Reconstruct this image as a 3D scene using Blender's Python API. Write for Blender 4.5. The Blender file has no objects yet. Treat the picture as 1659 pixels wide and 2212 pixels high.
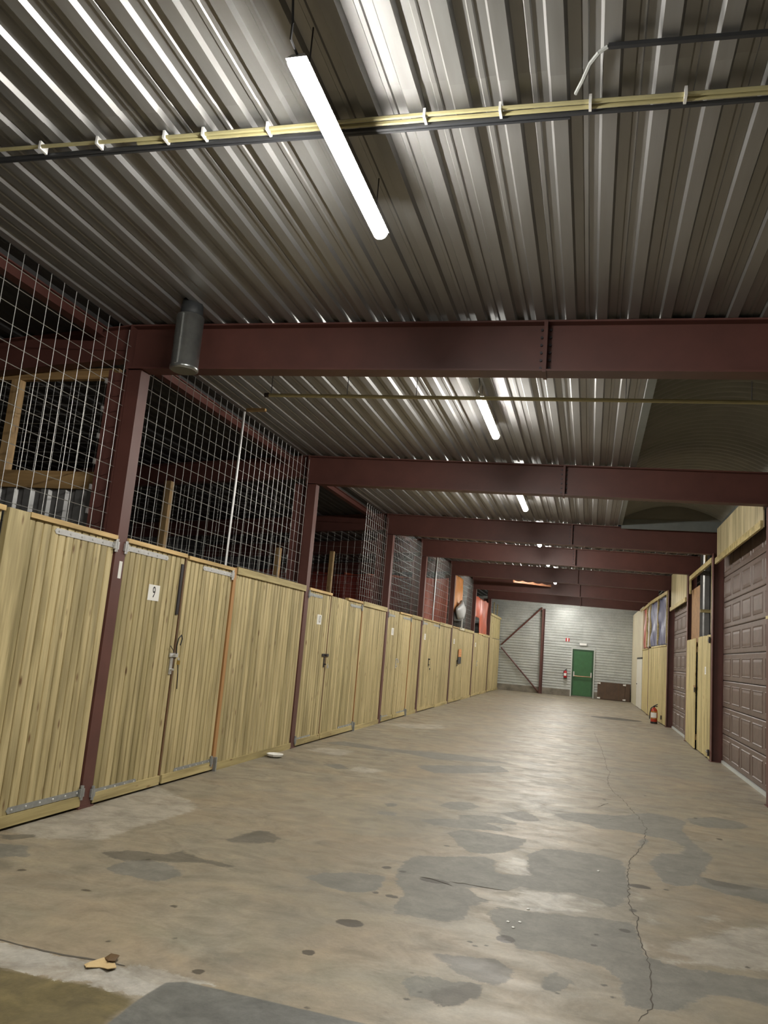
import bpy, math, random
import numpy as np
from mathutils import Vector, Matrix

random.seed(7)
rng = np.random.default_rng(11)
scene = bpy.context.scene
C = scene.collection

# ---------------------------------------------------------------- camera
YAW, PITCH, ROLL, FPX = -0.2682, 0.1689, 0.0843, 1684.9
def camera_axes():
    cy, sy, cp, sp = math.cos(YAW), math.sin(YAW), math.cos(PITCH), math.sin(PITCH)
    fwd = Vector((sy*cp, cy*cp, sp)); right = Vector((cy, -sy, 0)); up = right.cross(fwd)
    c, s = math.cos(ROLL), math.sin(ROLL)
    return c*right + s*up, -s*right + c*up, fwd
_r, _u, _f = camera_axes()
cam_data = bpy.data.cameras.new('camera')
cam_data.sensor_fit = 'VERTICAL'; cam_data.sensor_height = 24.0
cam_data.lens = FPX/2212*24.0
cam_data.clip_start = 0.05; cam_data.clip_end = 200
cam = bpy.data.objects.new('camera', cam_data); C.objects.link(cam)
M = Matrix.Identity(4)
for i in range(3):
    M[i][0], M[i][1], M[i][2] = _r[i], _u[i], -_f[i]
M.translation = (0, 0, 1.63)
cam.matrix_world = M
scene.camera = cam

# ---------------------------------------------------------------- world, exposure (a closed hall at night: no sun)
world = bpy.data.worlds.new('night'); scene.world = world
world.use_nodes = True
world.node_tree.nodes['Background'].inputs[0].default_value = (0.012, 0.014, 0.02, 1)
world.node_tree.nodes['Background'].inputs[1].default_value = 0.3
vs = scene.view_settings
vs.view_transform = 'Standard'; vs.look = 'None'; vs.gamma = 1.0; vs.use_curve_mapping = False
vs.exposure = 0.2
LAMP_STRENGTH = 255.0
LAMP_COLOR = (1.0, 0.97, 0.90, 1)

# ---------------------------------------------------------------- hall geometry
A = -4.277                                   # face of the board fence on the left
YP = [6.381, 11.438, 16.526, 20.229, 24.881, 29.812, 34.603]   # frames along the hall
YEND = 38.93
def zbeam(x): return 3.981 - 0.0169*x        # underside of the cross beams
def zdeck(x): return 4.43 - 0.0169*x         # top of the beams = underside of the roof deck
XR_Y = [0, 11.5, 16.3, 20.3, 24.5, 28.7, 32.6, 38.93]
XR_X = [2.29, 2.285, 2.26, 2.25, 2.18, 2.02, 2.0, 1.93]
def xr(y): return float(np.interp(y, XR_Y, XR_X))   # face of the right-hand wall

# ---------------------------------------------------------------- helpers
class MB:
    def __init__(s): s.v = []; s.f = []
    def add(s, verts, faces):
        o = len(s.v); s.v += [tuple(map(float, p)) for p in verts]; s.f += [tuple(i+o for i in f) for f in faces]; return s
    def box(s, x0, x1, y0, y1, z0, z1):
        return s.add([(x0,y0,z0),(x1,y0,z0),(x1,y1,z0),(x0,y1,z0),(x0,y0,z1),(x1,y0,z1),(x1,y1,z1),(x0,y1,z1)],
                     [(3,2,1,0),(4,5,6,7),(0,1,5,4),(1,2,6,5),(2,3,7,6),(3,0,4,7)])
    def xslab(s, x0, x1, y0, y1, f0, f1):     # box along x whose bottom and top follow f0(x), f1(x)
        return s.add([(x0,y0,f0(x0)),(x1,y0,f0(x1)),(x1,y1,f0(x1)),(x0,y1,f0(x0)),(x0,y0,f1(x0)),(x1,y0,f1(x1)),(x1,y1,f1(x1)),(x0,y1,f1(x0))],
                     [(3,2,1,0),(4,5,6,7),(0,1,5,4),(1,2,6,5),(2,3,7,6),(3,0,4,7)])
    def tube(s, p, q, r, n=8, cap=True, r2=None):
        p, q = Vector(p), Vector(q); d = (q-p).normalized()
        a = d.orthogonal().normalized(); b = d.cross(a); r2 = r if r2 is None else r2
        vs = []
        for c, rr in ((p, r), (q, r2)):
            for k in range(n):
                t = 2*math.pi*k/n; vs.append(c + rr*(math.cos(t)*a + math.sin(t)*b))
        fs = [(k, (k+1) % n, n+(k+1) % n, n+k) for k in range(n)]
        if cap: fs += [tuple(range(n-1, -1, -1)), tuple(range(n, 2*n))]
        return s.add(vs, fs)
    def path(s, pts, r, n=6):
        for p, q in zip(pts[:-1], pts[1:]): s.tube(p, q, r, n)
        return s
    def lathe(s, c, prof, n=16):              # profile of (r, z) about a vertical axis at c
        vs = []; fs = []
        for r, z in prof:
            for k in range(n):
                t = 2*math.pi*k/n; vs.append((c[0]+r*math.cos(t), c[1]+r*math.sin(t), c[2]+z))
        m = len(prof)
        for i in range(m-1):
            for k in range(n): fs.append((i*n+k, i*n+(k+1) % n, (i+1)*n+(k+1) % n, (i+1)*n+k))
        fs += [tuple(range(n-1, -1, -1)), tuple(range((m-1)*n, m*n))]
        return s.add(vs, fs)
    def mesh(s, name, smooth=False, off=(0,0,0)):
        me = bpy.data.meshes.new(name)
        me.from_pydata([(x-off[0], y-off[1], z-off[2]) for x, y, z in s.v], [], s.f); me.update()
        if smooth:
            for p in me.polygons: p.use_smooth = True
        return me

def origin(o):
    p = Vector((0, 0, 0))
    while o is not None: p = p + o.location; o = o.parent
    return p
def link(name, me, mat=None, parent=None, loc=(0,0,0)):
    o = bpy.data.objects.new(name, me); C.objects.link(o)
    if me is not None and mat is not None and len(me.materials) == 0: me.materials.append(mat)
    o.parent = parent; o.location = loc
    return o
def tag(o, label=None, cat=None, group=None, kind=None):
    if label: o['label'] = label
    if cat: o['category'] = cat
    if group: o['group'] = group
    if kind: o['kind'] = kind
    return o
def thing(name, label, cat, loc, rotz=0, group=None, kind=None):
    o = bpy.data.objects.new(name, None); C.objects.link(o); o.empty_display_size = 0.1
    o.location = loc; o.rotation_euler = (0, 0, rotz)
    return tag(o, label, cat, group, kind)
def part(name, mb, mat, parent, smooth=False, label=None):       # mb in world coordinates; parents unrotated
    o = link(name, mb.mesh(name, smooth, origin(parent)), mat, parent)
    if label: o['label'] = label
    return o
def lpart(name, mb, mat, parent, smooth=False, label=None):      # mb in the parent's local coordinates
    o = link(name, mb.mesh(name, smooth), mat, parent)
    if label: o['label'] = label
    return o
def single(name, mb, mat, label, cat, base, smooth=False, group=None):
    o = link(name, mb.mesh(name, smooth, base), mat, None, base)
    return tag(o, label, cat, group)

# ---------------------------------------------------------------- materials
def new_mat(name):
    m = bpy.data.materials.new(name); m.use_nodes = True
    nt = m.node_tree; b = nt.nodes['Principled BSDF']
    return m, nt, b
def N(nt, t, **kw):
    n = nt.nodes.new(t)
    for k, v in kw.items():
        if k in n.inputs: n.inputs[k].default_value = v
        else: setattr(n, k, v)
    return n
def L(nt, a, b): nt.links.new(a, b)
def rgba(c): return (c[0], c[1], c[2], 1)
def coords(nt, scale, rand=0.0, rot=(0,0,0)):
    tc = N(nt, 'ShaderNodeTexCoord'); mp = N(nt, 'ShaderNodeMapping'); mp.inputs['Scale'].default_value = scale
    mp.inputs['Rotation'].default_value = rot
    L(nt, tc.outputs['Object'], mp.inputs['Vector'])
    if rand:
        oi = N(nt, 'ShaderNodeObjectInfo'); mu = N(nt, 'ShaderNodeMath', operation='MULTIPLY'); mu.inputs[1].default_value = rand
        L(nt, oi.outputs['Random'], mu.inputs[0]); cx = N(nt, 'ShaderNodeCombineXYZ')
        L(nt, mu.outputs[0], cx.inputs[0]); L(nt, mu.outputs[0], cx.inputs[1]); L(nt, mu.outputs[0], cx.inputs[2])
        L(nt, cx.outputs[0], mp.inputs['Location'])
    return mp.outputs[0]
def ramp(nt, src, stops):
    r = N(nt, 'ShaderNodeValToRGB'); e = r.color_ramp.elements
    while len(e) > 1: e.remove(e[-1])
    e[0].position = stops[0][0]; e[0].color = rgba(stops[0][1])
    for p, c in stops[1:]: e.new(p).color = rgba(c)
    L(nt, src, r.inputs[0]); return r.outputs[0]
def noise(nt, vec, scale=1.0, detail=4, rough=0.55, dist=0.0):
    n = N(nt, 'ShaderNodeTexNoise'); n.inputs['Scale'].default_value = scale; n.inputs['Detail'].default_value = detail
    n.inputs['Roughness'].default_value = rough; n.inputs['Distortion'].default_value = dist
    L(nt, vec, n.inputs['Vector']); return n.outputs[0]
def mix(nt, fac, a, b, mode='MIX'):
    n = N(nt, 'ShaderNodeMix', data_type='RGBA', blend_type=mode)
    for sock, v in ((n.inputs[0], fac), (n.inputs[6], a), (n.inputs[7], b)):
        if hasattr(v, 'is_output'): L(nt, v, sock)
        elif isinstance(v, (int, float)): sock.default_value = v
        else: sock.default_value = rgba(v)
    return n.outputs[2]
def bump(nt, b, src, strength, dist=0.01):
    n = N(nt, 'ShaderNodeBump'); n.inputs['Strength'].default_value = strength; n.inputs['Distance'].default_value = dist
    L(nt, src, n.inputs['Height']); L(nt, n.outputs[0], b.inputs['Normal'])

def plain(name, col, rough=0.5, metal=0.0, var=0.12, scale=6.0, bmp=0.0):
    m, nt, b = new_mat(name)
    v = coords(nt, (scale,)*3, 13.0)
    n = noise(nt, v, 1.0, 5, 0.6)
    lo = [c*(1-var) for c in col]; hi = [min(1, c*(1+var)) for c in col]
    L(nt, ramp(nt, n, [(0.3, lo), (0.7, hi)]), b.inputs['Base Color'])
    b.inputs['Roughness'].default_value = rough; b.inputs['Metallic'].default_value = metal
    if bmp: bump(nt, b, n, bmp)
    return m

def wood(name, lo, hi, knot, vert=True, rough=0.62, randv=0.22, knots=True):
    m, nt, b = new_mat(name)
    s = (38, 38, 1.6) if vert else (1.6, 38, 38)
    v = coords(nt, s, 37.0)
    g = noise(nt, v, 1.0, 6, 0.62, 0.6)
    col = ramp(nt, g, [(0.28, lo), (0.5, [(x+y)/2 for x, y in zip(lo, hi)]), (0.72, hi)])
    v2 = coords(nt, (9, 9, 0.9) if vert else (0.9, 9, 9), 91.0)
    g2 = noise(nt, v2, 1.0, 3, 0.5)
    st = ramp(nt, g2, [(0.38, (0.64, 0.62, 0.54)), (0.56, (1.08, 1.06, 1.02))])
    col = mix(nt, 0.8, col, st, 'MULTIPLY')
    if knots:
        vk = coords(nt, (9, 9, 2.6) if vert else (2.6, 9, 9), 53.0)
        vo = N(nt, 'ShaderNodeTexVoronoi'); vo.inputs['Scale'].default_value = 1.0; L(nt, vk, vo.inputs['Vector'])
        kf = ramp(nt, vo.outputs['Distance'], [(0.05, (1, 1, 1)), (0.14, (0, 0, 0))])
        col = mix(nt, kf, col, knot)
    oi = N(nt, 'ShaderNodeObjectInfo')
    rv = ramp(nt, oi.outputs['Random'], [(0.0, (1-randv, 1-randv, 1-randv*1.3)), (0.5, (1, 1, 1)), (1.0, (1+randv*.35, 1+randv*.35, 1+randv*.25))])
    col = mix(nt, 1.0, col, rv, 'MULTIPLY')
    L(nt, col, b.inputs['Base Color']); b.inputs['Roughness'].default_value = rough
    bump(nt, b, g, 0.25, 0.004)
    return m

def steel_deck(name, col, metal=0.0, rough=0.55):
    m, nt, b = new_mat(name)
    n = noise(nt, coords(nt, (1.2, 0.35, 1.2), 7.0), 1.0, 5, 0.6)
    n2 = noise(nt, coords(nt, (14, 1.2, 14), 3.0), 1.0, 4, 0.6)
    c = ramp(nt, n, [(0.3, [x*0.82 for x in col]), (0.7, [x*1.1 for x in col])])
    c = mix(nt, 0.35, c, ramp(nt, n2, [(0.35, (0.7, 0.67, 0.64)), (0.65, (1.05, 1.05, 1.05))]), 'MULTIPLY')
    L(nt, c, b.inputs['Base Color']); b.inputs['Metallic'].default_value = metal
    b.inputs['Specular IOR Level'].default_value = 0.35
    L(nt, ramp(nt, n2, [(0.3, (rough-.07,)*3), (0.7, (rough+.07,)*3)]), b.inputs['Roughness'])
    return m

M_board = wood('pressure_treated_pine', (0.36, 0.29, 0.145), (0.57, 0.48, 0.27), (0.16, 0.09, 0.035), randv=0.24)
M_board_r = wood('pale_pine', (0.42, 0.35, 0.17), (0.60, 0.51, 0.27), (0.22, 0.13, 0.05))
M_cap = wood('fresh_pine_batten', (0.50, 0.34, 0.14), (0.66, 0.47, 0.22), (0.3, 0.15, 0.05), vert=False, knots=False)
M_rail = wood('pine_rail', (0.36, 0.29, 0.13), (0.52, 0.43, 0.22), (0.2, 0.11, 0.04), vert=False)
M_stile = wood('orange_pine_stile', (0.30, 0.15, 0.05), (0.42, 0.23, 0.09), (0.18, 0.07, 0.03), knots=False)
M_brownedge = wood('brown_wood_edge', (0.12, 0.06, 0.025), (0.20, 0.11, 0.05), (0.08, 0.04, 0.02), knots=False)
M_timber = wood('rough_timber', (0.32, 0.20, 0.09), (0.5, 0.34, 0.17), (0.16, 0.08, 0.03))
M_timber_h = wood('rough_timber_rail', (0.30, 0.18, 0.075), (0.46, 0.30, 0.14), (0.16, 0.08, 0.03), vert=False)
M_ply = wood('cream_plywood', (0.40, 0.34, 0.2), (0.6, 0.53, 0.35), (0.3, 0.2, 0.1))
M_chip = plain('brown_chipboard', (0.26, 0.14, 0.055), 0.7, 0, 0.3, 9)
M_red = plain('oxide_red_paint', (0.103, 0.038, 0.030), 0.5, 0, 0.14, 3.0)
M_redpost = M_red
M_bolt = plain('dark_bolt_steel', (0.05, 0.045, 0.05), 0.4, 0.6)
M_zinc = plain('zinc_plated_steel', (0.6, 0.6, 0.59), 0.35, 0.55, 0.1, 20)
M_zincdull = plain('dull_galvanised_strap', (0.33, 0.34, 0.33), 0.5, 0.5, 0.15, 20)
M_wire = plain('galvanised_wire', (0.36, 0.36, 0.34), 0.45, 0.6, 0.1, 20)
M_deck = steel_deck('galvanised_roof_deck', (0.31, 0.308, 0.305), 0.6, 0.42)
M_clad = steel_deck('grey_wall_cladding', (0.52, 0.545, 0.53), 0.35, 0.38)
M_paper = plain('white_paper', (0.78, 0.77, 0.72), 0.6, 0, 0.03)
M_ink = plain('black_ink', (0.012, 0.012, 0.012), 0.5)
M_black = plain('black_plastic', (0.015, 0.015, 0.016), 0.45)
M_brass = plain('brass', (0.6, 0.42, 0.13), 0.3, 0.9)
M_yellow = plain('cream_yellow_conduit', (0.42, 0.38, 0.20), 0.4, 0, 0.08)
M_cable = plain('grey_black_cable', (0.035, 0.037, 0.042), 0.4)
M_white = plain('white_plastic', (0.8, 0.8, 0.78), 0.35, 0, 0.03)
M_green = plain('green_door_paint', (0.035, 0.12, 0.045), 0.4, 0, 0.1)
M_greendk = plain('dark_green_frame', (0.02, 0.065, 0.028), 0.45, 0, 0.1)
M_alu = plain('pale_grey_frame', (0.5, 0.52, 0.5), 0.45, 0.2, 0.05)
M_bar = plain('copper_push_bar', (0.45, 0.27, 0.17), 0.35, 0.5)
M_conc = plain('concrete_plinth', (0.20, 0.18, 0.145), 0.85, 0, 0.35, 2.5, 0.2)
M_fire = plain('fire_red', (0.42, 0.012, 0.02), 0.3, 0, 0.05)
M_fireor = plain('orange_red_extinguisher', (0.42, 0.045, 0.02), 0.3, 0, 0.05)
M_garage = plain('brown_sectional_door', (0.125, 0.088, 0.073), 0.5, 0, 0.18, 8)
M_brown = plain('brown_table_laminate', (0.085, 0.05, 0.03), 0.45, 0, 0.2, 4)
M_cream = plain('cream_painted_boards', (0.55, 0.50, 0.36), 0.6, 0, 0.06, 2)
M_whitedoor = plain('white_door', (0.68, 0.66, 0.58), 0.5, 0, 0.04)
M_dark = plain('dark_sheet_wall', (0.014, 0.014, 0.016), 0.7, 0.0, 0.2, 2)  # wall colour taken near-black to paint the darkness behind the left cages
M_darkgrey = plain('dark_rooflight_plastic', (0.17, 0.165, 0.14), 0.5, 0, 0.1, 3)
M_curb = plain('blue_grey_curb', (0.16, 0.175, 0.17), 0.5, 0.2, 0.1)
M_lens = plain('grey_lamp_housing', (0.4, 0.4, 0.4), 0.5)
M_rubber = plain('dark_rubber', (0.03, 0.032, 0.034), 0.6)
def emit_mat():
    m, nt, b = new_mat('lit_lamp_diffuser')
    b.inputs['Base Color'].default_value = (0.9, 0.9, 0.88, 1)
    b.inputs['Emission Color'].default_value = LAMP_COLOR; b.inputs['Emission Strength'].default_value = LAMP_STRENGTH
    return m
M_emit = emit_mat()
def tarp(name, col, rough=0.4):
    m, nt, b = new_mat(name)
    n = noise(nt, coords(nt, (2.2, 2.2, 1.2), 5.0), 1.0, 5, 0.6, 0.8)
    L(nt, ramp(nt, n, [(0.3, [c*0.7 for c in col]), (0.7, [c*1.2 for c in col])]), b.inputs['Base Color'])
    b.inputs['Roughness'].default_value = rough; bump(nt, b, n, 0.6, 0.05)
    return m
M_tarp = tarp('orange_red_tarp', (0.50, 0.10, 0.045)); M_tarpdk = tarp('dark_red_tarp', (0.16, 0.030, 0.022))
M_blue = tarp('blue_tarp', (0.13, 0.14, 0.22)); M_pinkred = tarp('red_tarp', (0.34, 0.10, 0.07)); M_clear = tarp('milky_white_tarp', (0.5, 0.49, 0.46))
M_orange = tarp('orange_board', (0.62, 0.25, 0.06)); M_peach = tarp('peach_strip', (0.66, 0.30, 0.17)); M_greybag = tarp('grey_bag', (0.36, 0.36, 0.36))

# ================================================================ STRUCTURE
# ---------------------------------------------------------------- floor: concrete with screed repairs, oil spots and cracks
GREY=[
 [(-3.094,4.965),(-3.078,5.174),(-2.969,5.296),(-2.81,5.267),(-2.645,5.196),(-2.597,5.06),(-2.657,4.89),(-2.822,4.901),(-2.97,4.901)],
 [(-4.144,5.055),(-4.05,5.089),(-3.846,5.138),(-3.682,4.917),(-3.809,4.809),(-3.884,4.761)],
 [(-1.5,8.65),(-1.43,8.9),(-1.31,9.04),(-1.2,9.03),(-1.09,8.88),(-1.15,8.68),(-1.24,8.55),(-1.36,8.53)],
 [(-1.52,7.8),(-1.41,7.98),(-1.19,8.08),(-1.22,8.32),(-1.11,8.4),(-0.87,8.48),(-0.64,8.32),(-0.64,8.2),(-0.77,8.17),(-0.94,8.1),(-0.75,7.97),(-0.72,7.84),(-0.9,7.78),(-1.12,7.71),(-1.36,7.68)],
 [(-1.21,7.45),(-1.09,7.64),(-0.89,7.7),(-0.72,7.68),(-0.49,7.63),(-0.54,7.25),(-0.66,6.99),(-0.79,6.88),(-0.91,6.87),(-1.02,7.03),(-1.1,7.26)],
 [(-1.32,6.07),(-1.32,6.36),(-1.25,6.52),(-1.05,6.61),(-0.78,6.79),(-0.66,6.72),(-0.66,6.45),(-0.58,6.36),(-0.36,6.43),(-0.41,6.61),(-0.44,7.1),(-0.31,7.4),(-0.07,7.46),(0.16,7.44),(0.33,7.35),(0.35,6.9),(0.34,6.31),(0.233,5.92),(0.11,6.09),(-0.05,6.15),(-0.24,6.08),(-0.43,6.1),(-0.503,5.938),(-0.62,5.964),(-0.771,5.863),(-0.685,5.717),(-0.583,5.656),(-0.698,5.475),(-0.682,5.305),(-0.699,5.192),(-0.792,5.087),(-0.93,5.101),(-1.117,5.08),(-1.158,5.335),(-1.15,5.501),(-1.26,5.727)],
 [(-0.567,5.399),(-0.534,5.557),(-0.211,5.569),(0.042,5.651),(0.327,5.694),(0.356,5.5),(0.358,5.128),(0.435,5.079),(0.55,5.017),(0.761,5.048),(1.01,5.074),(1.155,5.094),(1.057,4.662),(0.936,4.703),(0.811,4.728),(0.68,4.71),(0.607,4.645),(0.46,4.397),(0.298,4.367),(0.235,4.364),(0.21,4.692),(0.136,4.806),(0.008,4.858),(-0.175,4.872),(-0.33,4.873),(-0.44,5.037),(-0.515,5.212)],
 [(-0.838,4.168),(-0.79,4.24),(-0.683,4.245),(-0.572,4.253),(-0.463,4.276),(-0.456,4.172),(-0.483,4.071),(-0.548,3.963),(-0.616,3.951),(-0.679,3.976),(-0.766,3.99),(-0.803,4.031)],
 [(-0.176,4.524),(-0.114,4.619),(-0.027,4.505),(-0.033,4.442),(-0.103,4.366),(-0.159,4.35)],
 [(-1.852,5.492),(-1.775,5.665),(-1.599,5.773),(-1.352,5.821),(-1.323,5.455),(-1.494,5.321),(-1.671,5.363)],
 [(-0.32,9.06),(-0.04,9.3),(0.36,9.44),(0.71,9.87),(0.99,9.79),(1.08,9.59),(0.99,9.03),(1.05,8.39),(1.14,8.02),(1.02,7.51),(0.85,6.91),(0.72,6.79),(0.62,6.84),(0.55,7.44),(0.68,7.87),(0.85,7.93),(0.94,8.26),(0.85,8.48),(0.62,8.57),(0.37,8.66),(0.16,8.58),(0.03,8.76),(-0.21,8.79)],
 [(1.12,9.85),(1.45,10.17),(1.71,10.04),(1.77,9.86),(1.62,9.57),(1.28,9.44),(1.13,9.55)],
 [(0.9,7.22),(1.07,7.16),(1.26,7.11),(1.42,7.13),(1.6,7.12),(1.49,6.64),(1.33,6.68),(1.22,6.75),(1.07,6.78),(0.94,6.88),(0.85,6.91)],
 [(-4.13,12.45),(-3.92,12.94),(-3.11,12.68),(-2.5,12.89),(-1.88,12.99),(-1.13,12.7),(-1.5,12.46),(-2.2,12.13),(-2.71,12.38),(-3.51,12.38)],
 [(-2.3,11.2),(-2.2,11.41),(-1.24,12.24),(-1.04,11.76),(-1.47,11.21),(-1.95,10.81),(-2.17,11.01)],
 [(-2.0,7.98),(-1.8,7.97),(-1.78,7.83),(-1.94,7.82)],
 [(-3.4,10.35),(-3.21,10.53),(-2.98,10.24),(-3.13,10.1)],
 [(-2.01,8.32),(-1.98,8.44),(-1.9,8.41),(-1.89,8.27),(-1.96,8.22)],
 [(-0.84,8.68),(-0.77,8.8),(-0.62,8.95),(-0.52,8.85),(-0.42,8.56),(-0.52,8.47),(-0.68,8.47)],
 [(0.53,8.33),(0.6,8.4),(0.6,8.26),(0.51,7.97),(0.49,8.01)]]
DARK=[
 [(-3.325,5.272),(-3.227,5.404),(-3.065,5.453),(-2.933,5.454),(-2.885,5.628),(-2.823,5.583),(-2.632,5.511),(-2.36,5.473),(-2.436,5.4),(-2.612,5.418),(-2.78,5.337),(-2.93,5.279),(-3.083,5.181),(-3.207,5.196)],
 [(-2.76,6.09),(-2.7,6.3),(-2.67,6.51),(-2.56,6.54),(-2.39,6.37),(-2.4,6.23),(-2.55,6.11),(-2.68,6.06)],
 [(-0.762,4.554),(-0.732,4.579),(-0.56,4.602),(-0.453,4.658),(-0.358,4.579),(-0.321,4.46),(-0.348,4.349),(-0.403,4.29),(-0.496,4.291),(-0.603,4.368),(-0.67,4.455),(-0.731,4.496)],
 [(-0.684,4.09),(-0.512,4.267),(-0.461,4.215),(-0.485,4.085),(-0.559,3.958),(-0.64,3.953),(-0.685,4.002)],
 [(-4.215,5.282),(-4.032,5.408),(-3.962,5.361),(-4.055,5.205),(-4.131,5.183)],
 [(0.93,7.19),(1.07,7.16),(1.26,7.11),(1.32,7.09),(1.22,6.97),(1.0,6.99)]]
PALE=[
 [(-4.33,5.415),(-4.22,6.24),(-4.36,7.67),(-3.59,7.14),(-3.45,6.83),(-3.53,6.08),(-3.536,5.542),(-3.94,5.347)],
 [(-4.07,11.47),(-3.87,11.98),(-3.41,11.92),(-3.44,11.23),(-3.63,11.27)],
 [(-2.98,10.14),(-2.95,10.57),(-2.54,10.46),(-2.7,10.08)],
 [(-4.23,16.73),(-3.12,17.65),(-2.9,16.88),(-3.59,16.19)],
 [(0.565,5.465),(0.773,5.65),(0.975,5.942),(1.22,6.1),(1.34,6.17),(1.15,5.282),(1.041,5.227),(0.774,5.132),(0.639,5.187),(0.488,5.284)],
 [(-0.66,6.5),(-0.54,6.91),(-0.39,6.86),(-0.28,6.84),(-0.45,6.67),(-0.31,6.52),(-0.45,6.42),(-0.58,6.41)],
 [(-0.466,5.734),(-0.4,6.06),(-0.24,6.06),(-0.08,6.08),(0.143,5.975),(-0.008,5.732),(-0.305,5.646)],
 [(0.352,5.281),(0.378,5.33),(0.403,5.195),(0.368,5.122)],
 [(0.2,6.78),(0.22,6.82),(0.29,6.65),(0.37,6.58),(0.33,6.52),(0.26,6.66)],
 [(0.35,6.43),(0.41,6.42),(0.44,6.31),(0.41,6.22),(0.41,6.36)],
 [(0.423,5.92),(0.448,5.904),(0.485,5.783),(0.461,5.743)],
 [(0.8,6.07),(0.91,6.16),(0.91,6.08),(0.819,5.995)],
 [(0.434,5.082),(0.488,5.12),(0.672,5.162),(0.482,5.054)]]
PLASTER=[
 [(-3.141,3.707),(-2.828,3.667),(-2.657,3.654),(-2.446,3.651),(-2.324,3.665),(-2.114,3.678),(-2.086,3.728),(-1.943,3.718),(-1.799,3.701),(-1.64,3.683),(-1.8,3.635),(-1.846,3.601),(-1.872,3.416),(-1.958,3.423),(-2.171,3.45),(-2.32,3.418),(-2.617,3.421),(-2.908,3.459)]]
OLIVE=[
 [(-2.908,3.459),(-2.617,3.421),(-2.32,3.418),(-2.166,3.442),(-1.958,3.423),(-1.882,3.402),(-1.866,3.163),(-1.853,2.967),(-2.266,2.777)]]
SLATE=[
 [(-1.853,2.967),(-1.866,3.163),(-1.872,3.416),(-1.851,3.609),(-1.776,3.658),(-1.213,3.64),(-0.883,3.628),(-0.519,3.583)]]
SPOTS=[(-1.308,4.785,0.085,0.063),(-1.379,4.258,0.033,0.038),(-2.358,3.904,0.011,0.019),(-1.408,6.04,0.03,0.037),(-1.323,5.422,0.022,0.029),(-1.228,5.401,0.026,0.029),(-1.185,5.393,0.026,0.03),(-3.513,4.658,0.027,0.027),(-2.935,4.525,0.031,0.021),(-2.339,4.535,0.026,0.018),(-1.777,3.784,0.029,0.03),(-2.083,4.098,0.009,0.01),(-0.731,4.052,0.009,0.009),(-0.815,4.249,0.009,0.009),(-0.774,3.947,0.009,0.007),(-0.093,4.351,0.006,0.009),(-1.413,6.033,0.027,0.027),(-1.273,6.001,0.028,0.026),(-1.111,6.962,0.025,0.022),(-0.601,4.836,0.009,0.008),(-0.565,4.78,0.009,0.008),(-0.511,4.823,0.009,0.007),(0.175,4.432,0.013,0.013),(0.139,4.567,0.012,0.01),(0.618,6.636,0.016,0.019),(1.321,8.879,0.034,0.041),(0.759,11.119,0.027,0.045),(0.238,10.392,0.037,0.04),(1.222,9.924,0.023,0.044),(0.277,5.51,0.038,0.032),(0.102,5.34,0.019,0.019),(0.081,5.138,0.018,0.019),(-0.093,4.35,0.008,0.01),(0.933,5.223,0.015,0.018),(0.43,6.616,0.082,0.054),(0.349,5.967,0.025,0.037),(-1.014,5.901,0.104,0.055),(-0.412,4.979,0.055,0.062),(-1.174,3.66,0.012,0.011),(0.858,25.836,0.785,0.54),(-2.969,5.296,0.009,0.017)]
CRACKS=[[(0.17,19.96),(0.23,18.01),(0.28,16.67),(0.32,14.68),(0.33,13.42),(0.37,13.06),(0.31,12.2),(0.32,11.63),(0.35,11.25),(0.39,10.94),(0.46,10.59),(0.5,10.15),(0.59,9.53),(0.63,8.87),(0.59,8.62),(0.58,8.36),(0.53,8.04),(0.43,7.56),(0.39,7.39),(0.36,6.93),(0.35,6.61),(0.33,6.24),(0.341,5.993),(0.372,5.777),(0.357,5.502),(0.367,5.29),(0.376,5.137),(0.381,4.931),(0.377,4.739),(0.371,4.561),(0.355,4.376),(0.332,4.32),(0.283,4.208)],[(-1.129,5.932),(-1.058,5.942),(-0.88,5.851)],[(-0.914,5.945),(-0.754,5.943),(-0.51,5.944)],[(0.09,9.74),(0.18,9.89),(0.28,10.18)],[(0.23,9.08),(0.35,9.24)],[(-1.92,18.56),(-0.91,19.14),(0.13,19.73)]]
JOINT=[(-3.15,3.717),(-2.836,3.677),(-2.664,3.663),(-2.453,3.659),(-2.331,3.674),(-2.116,3.682)]

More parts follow.
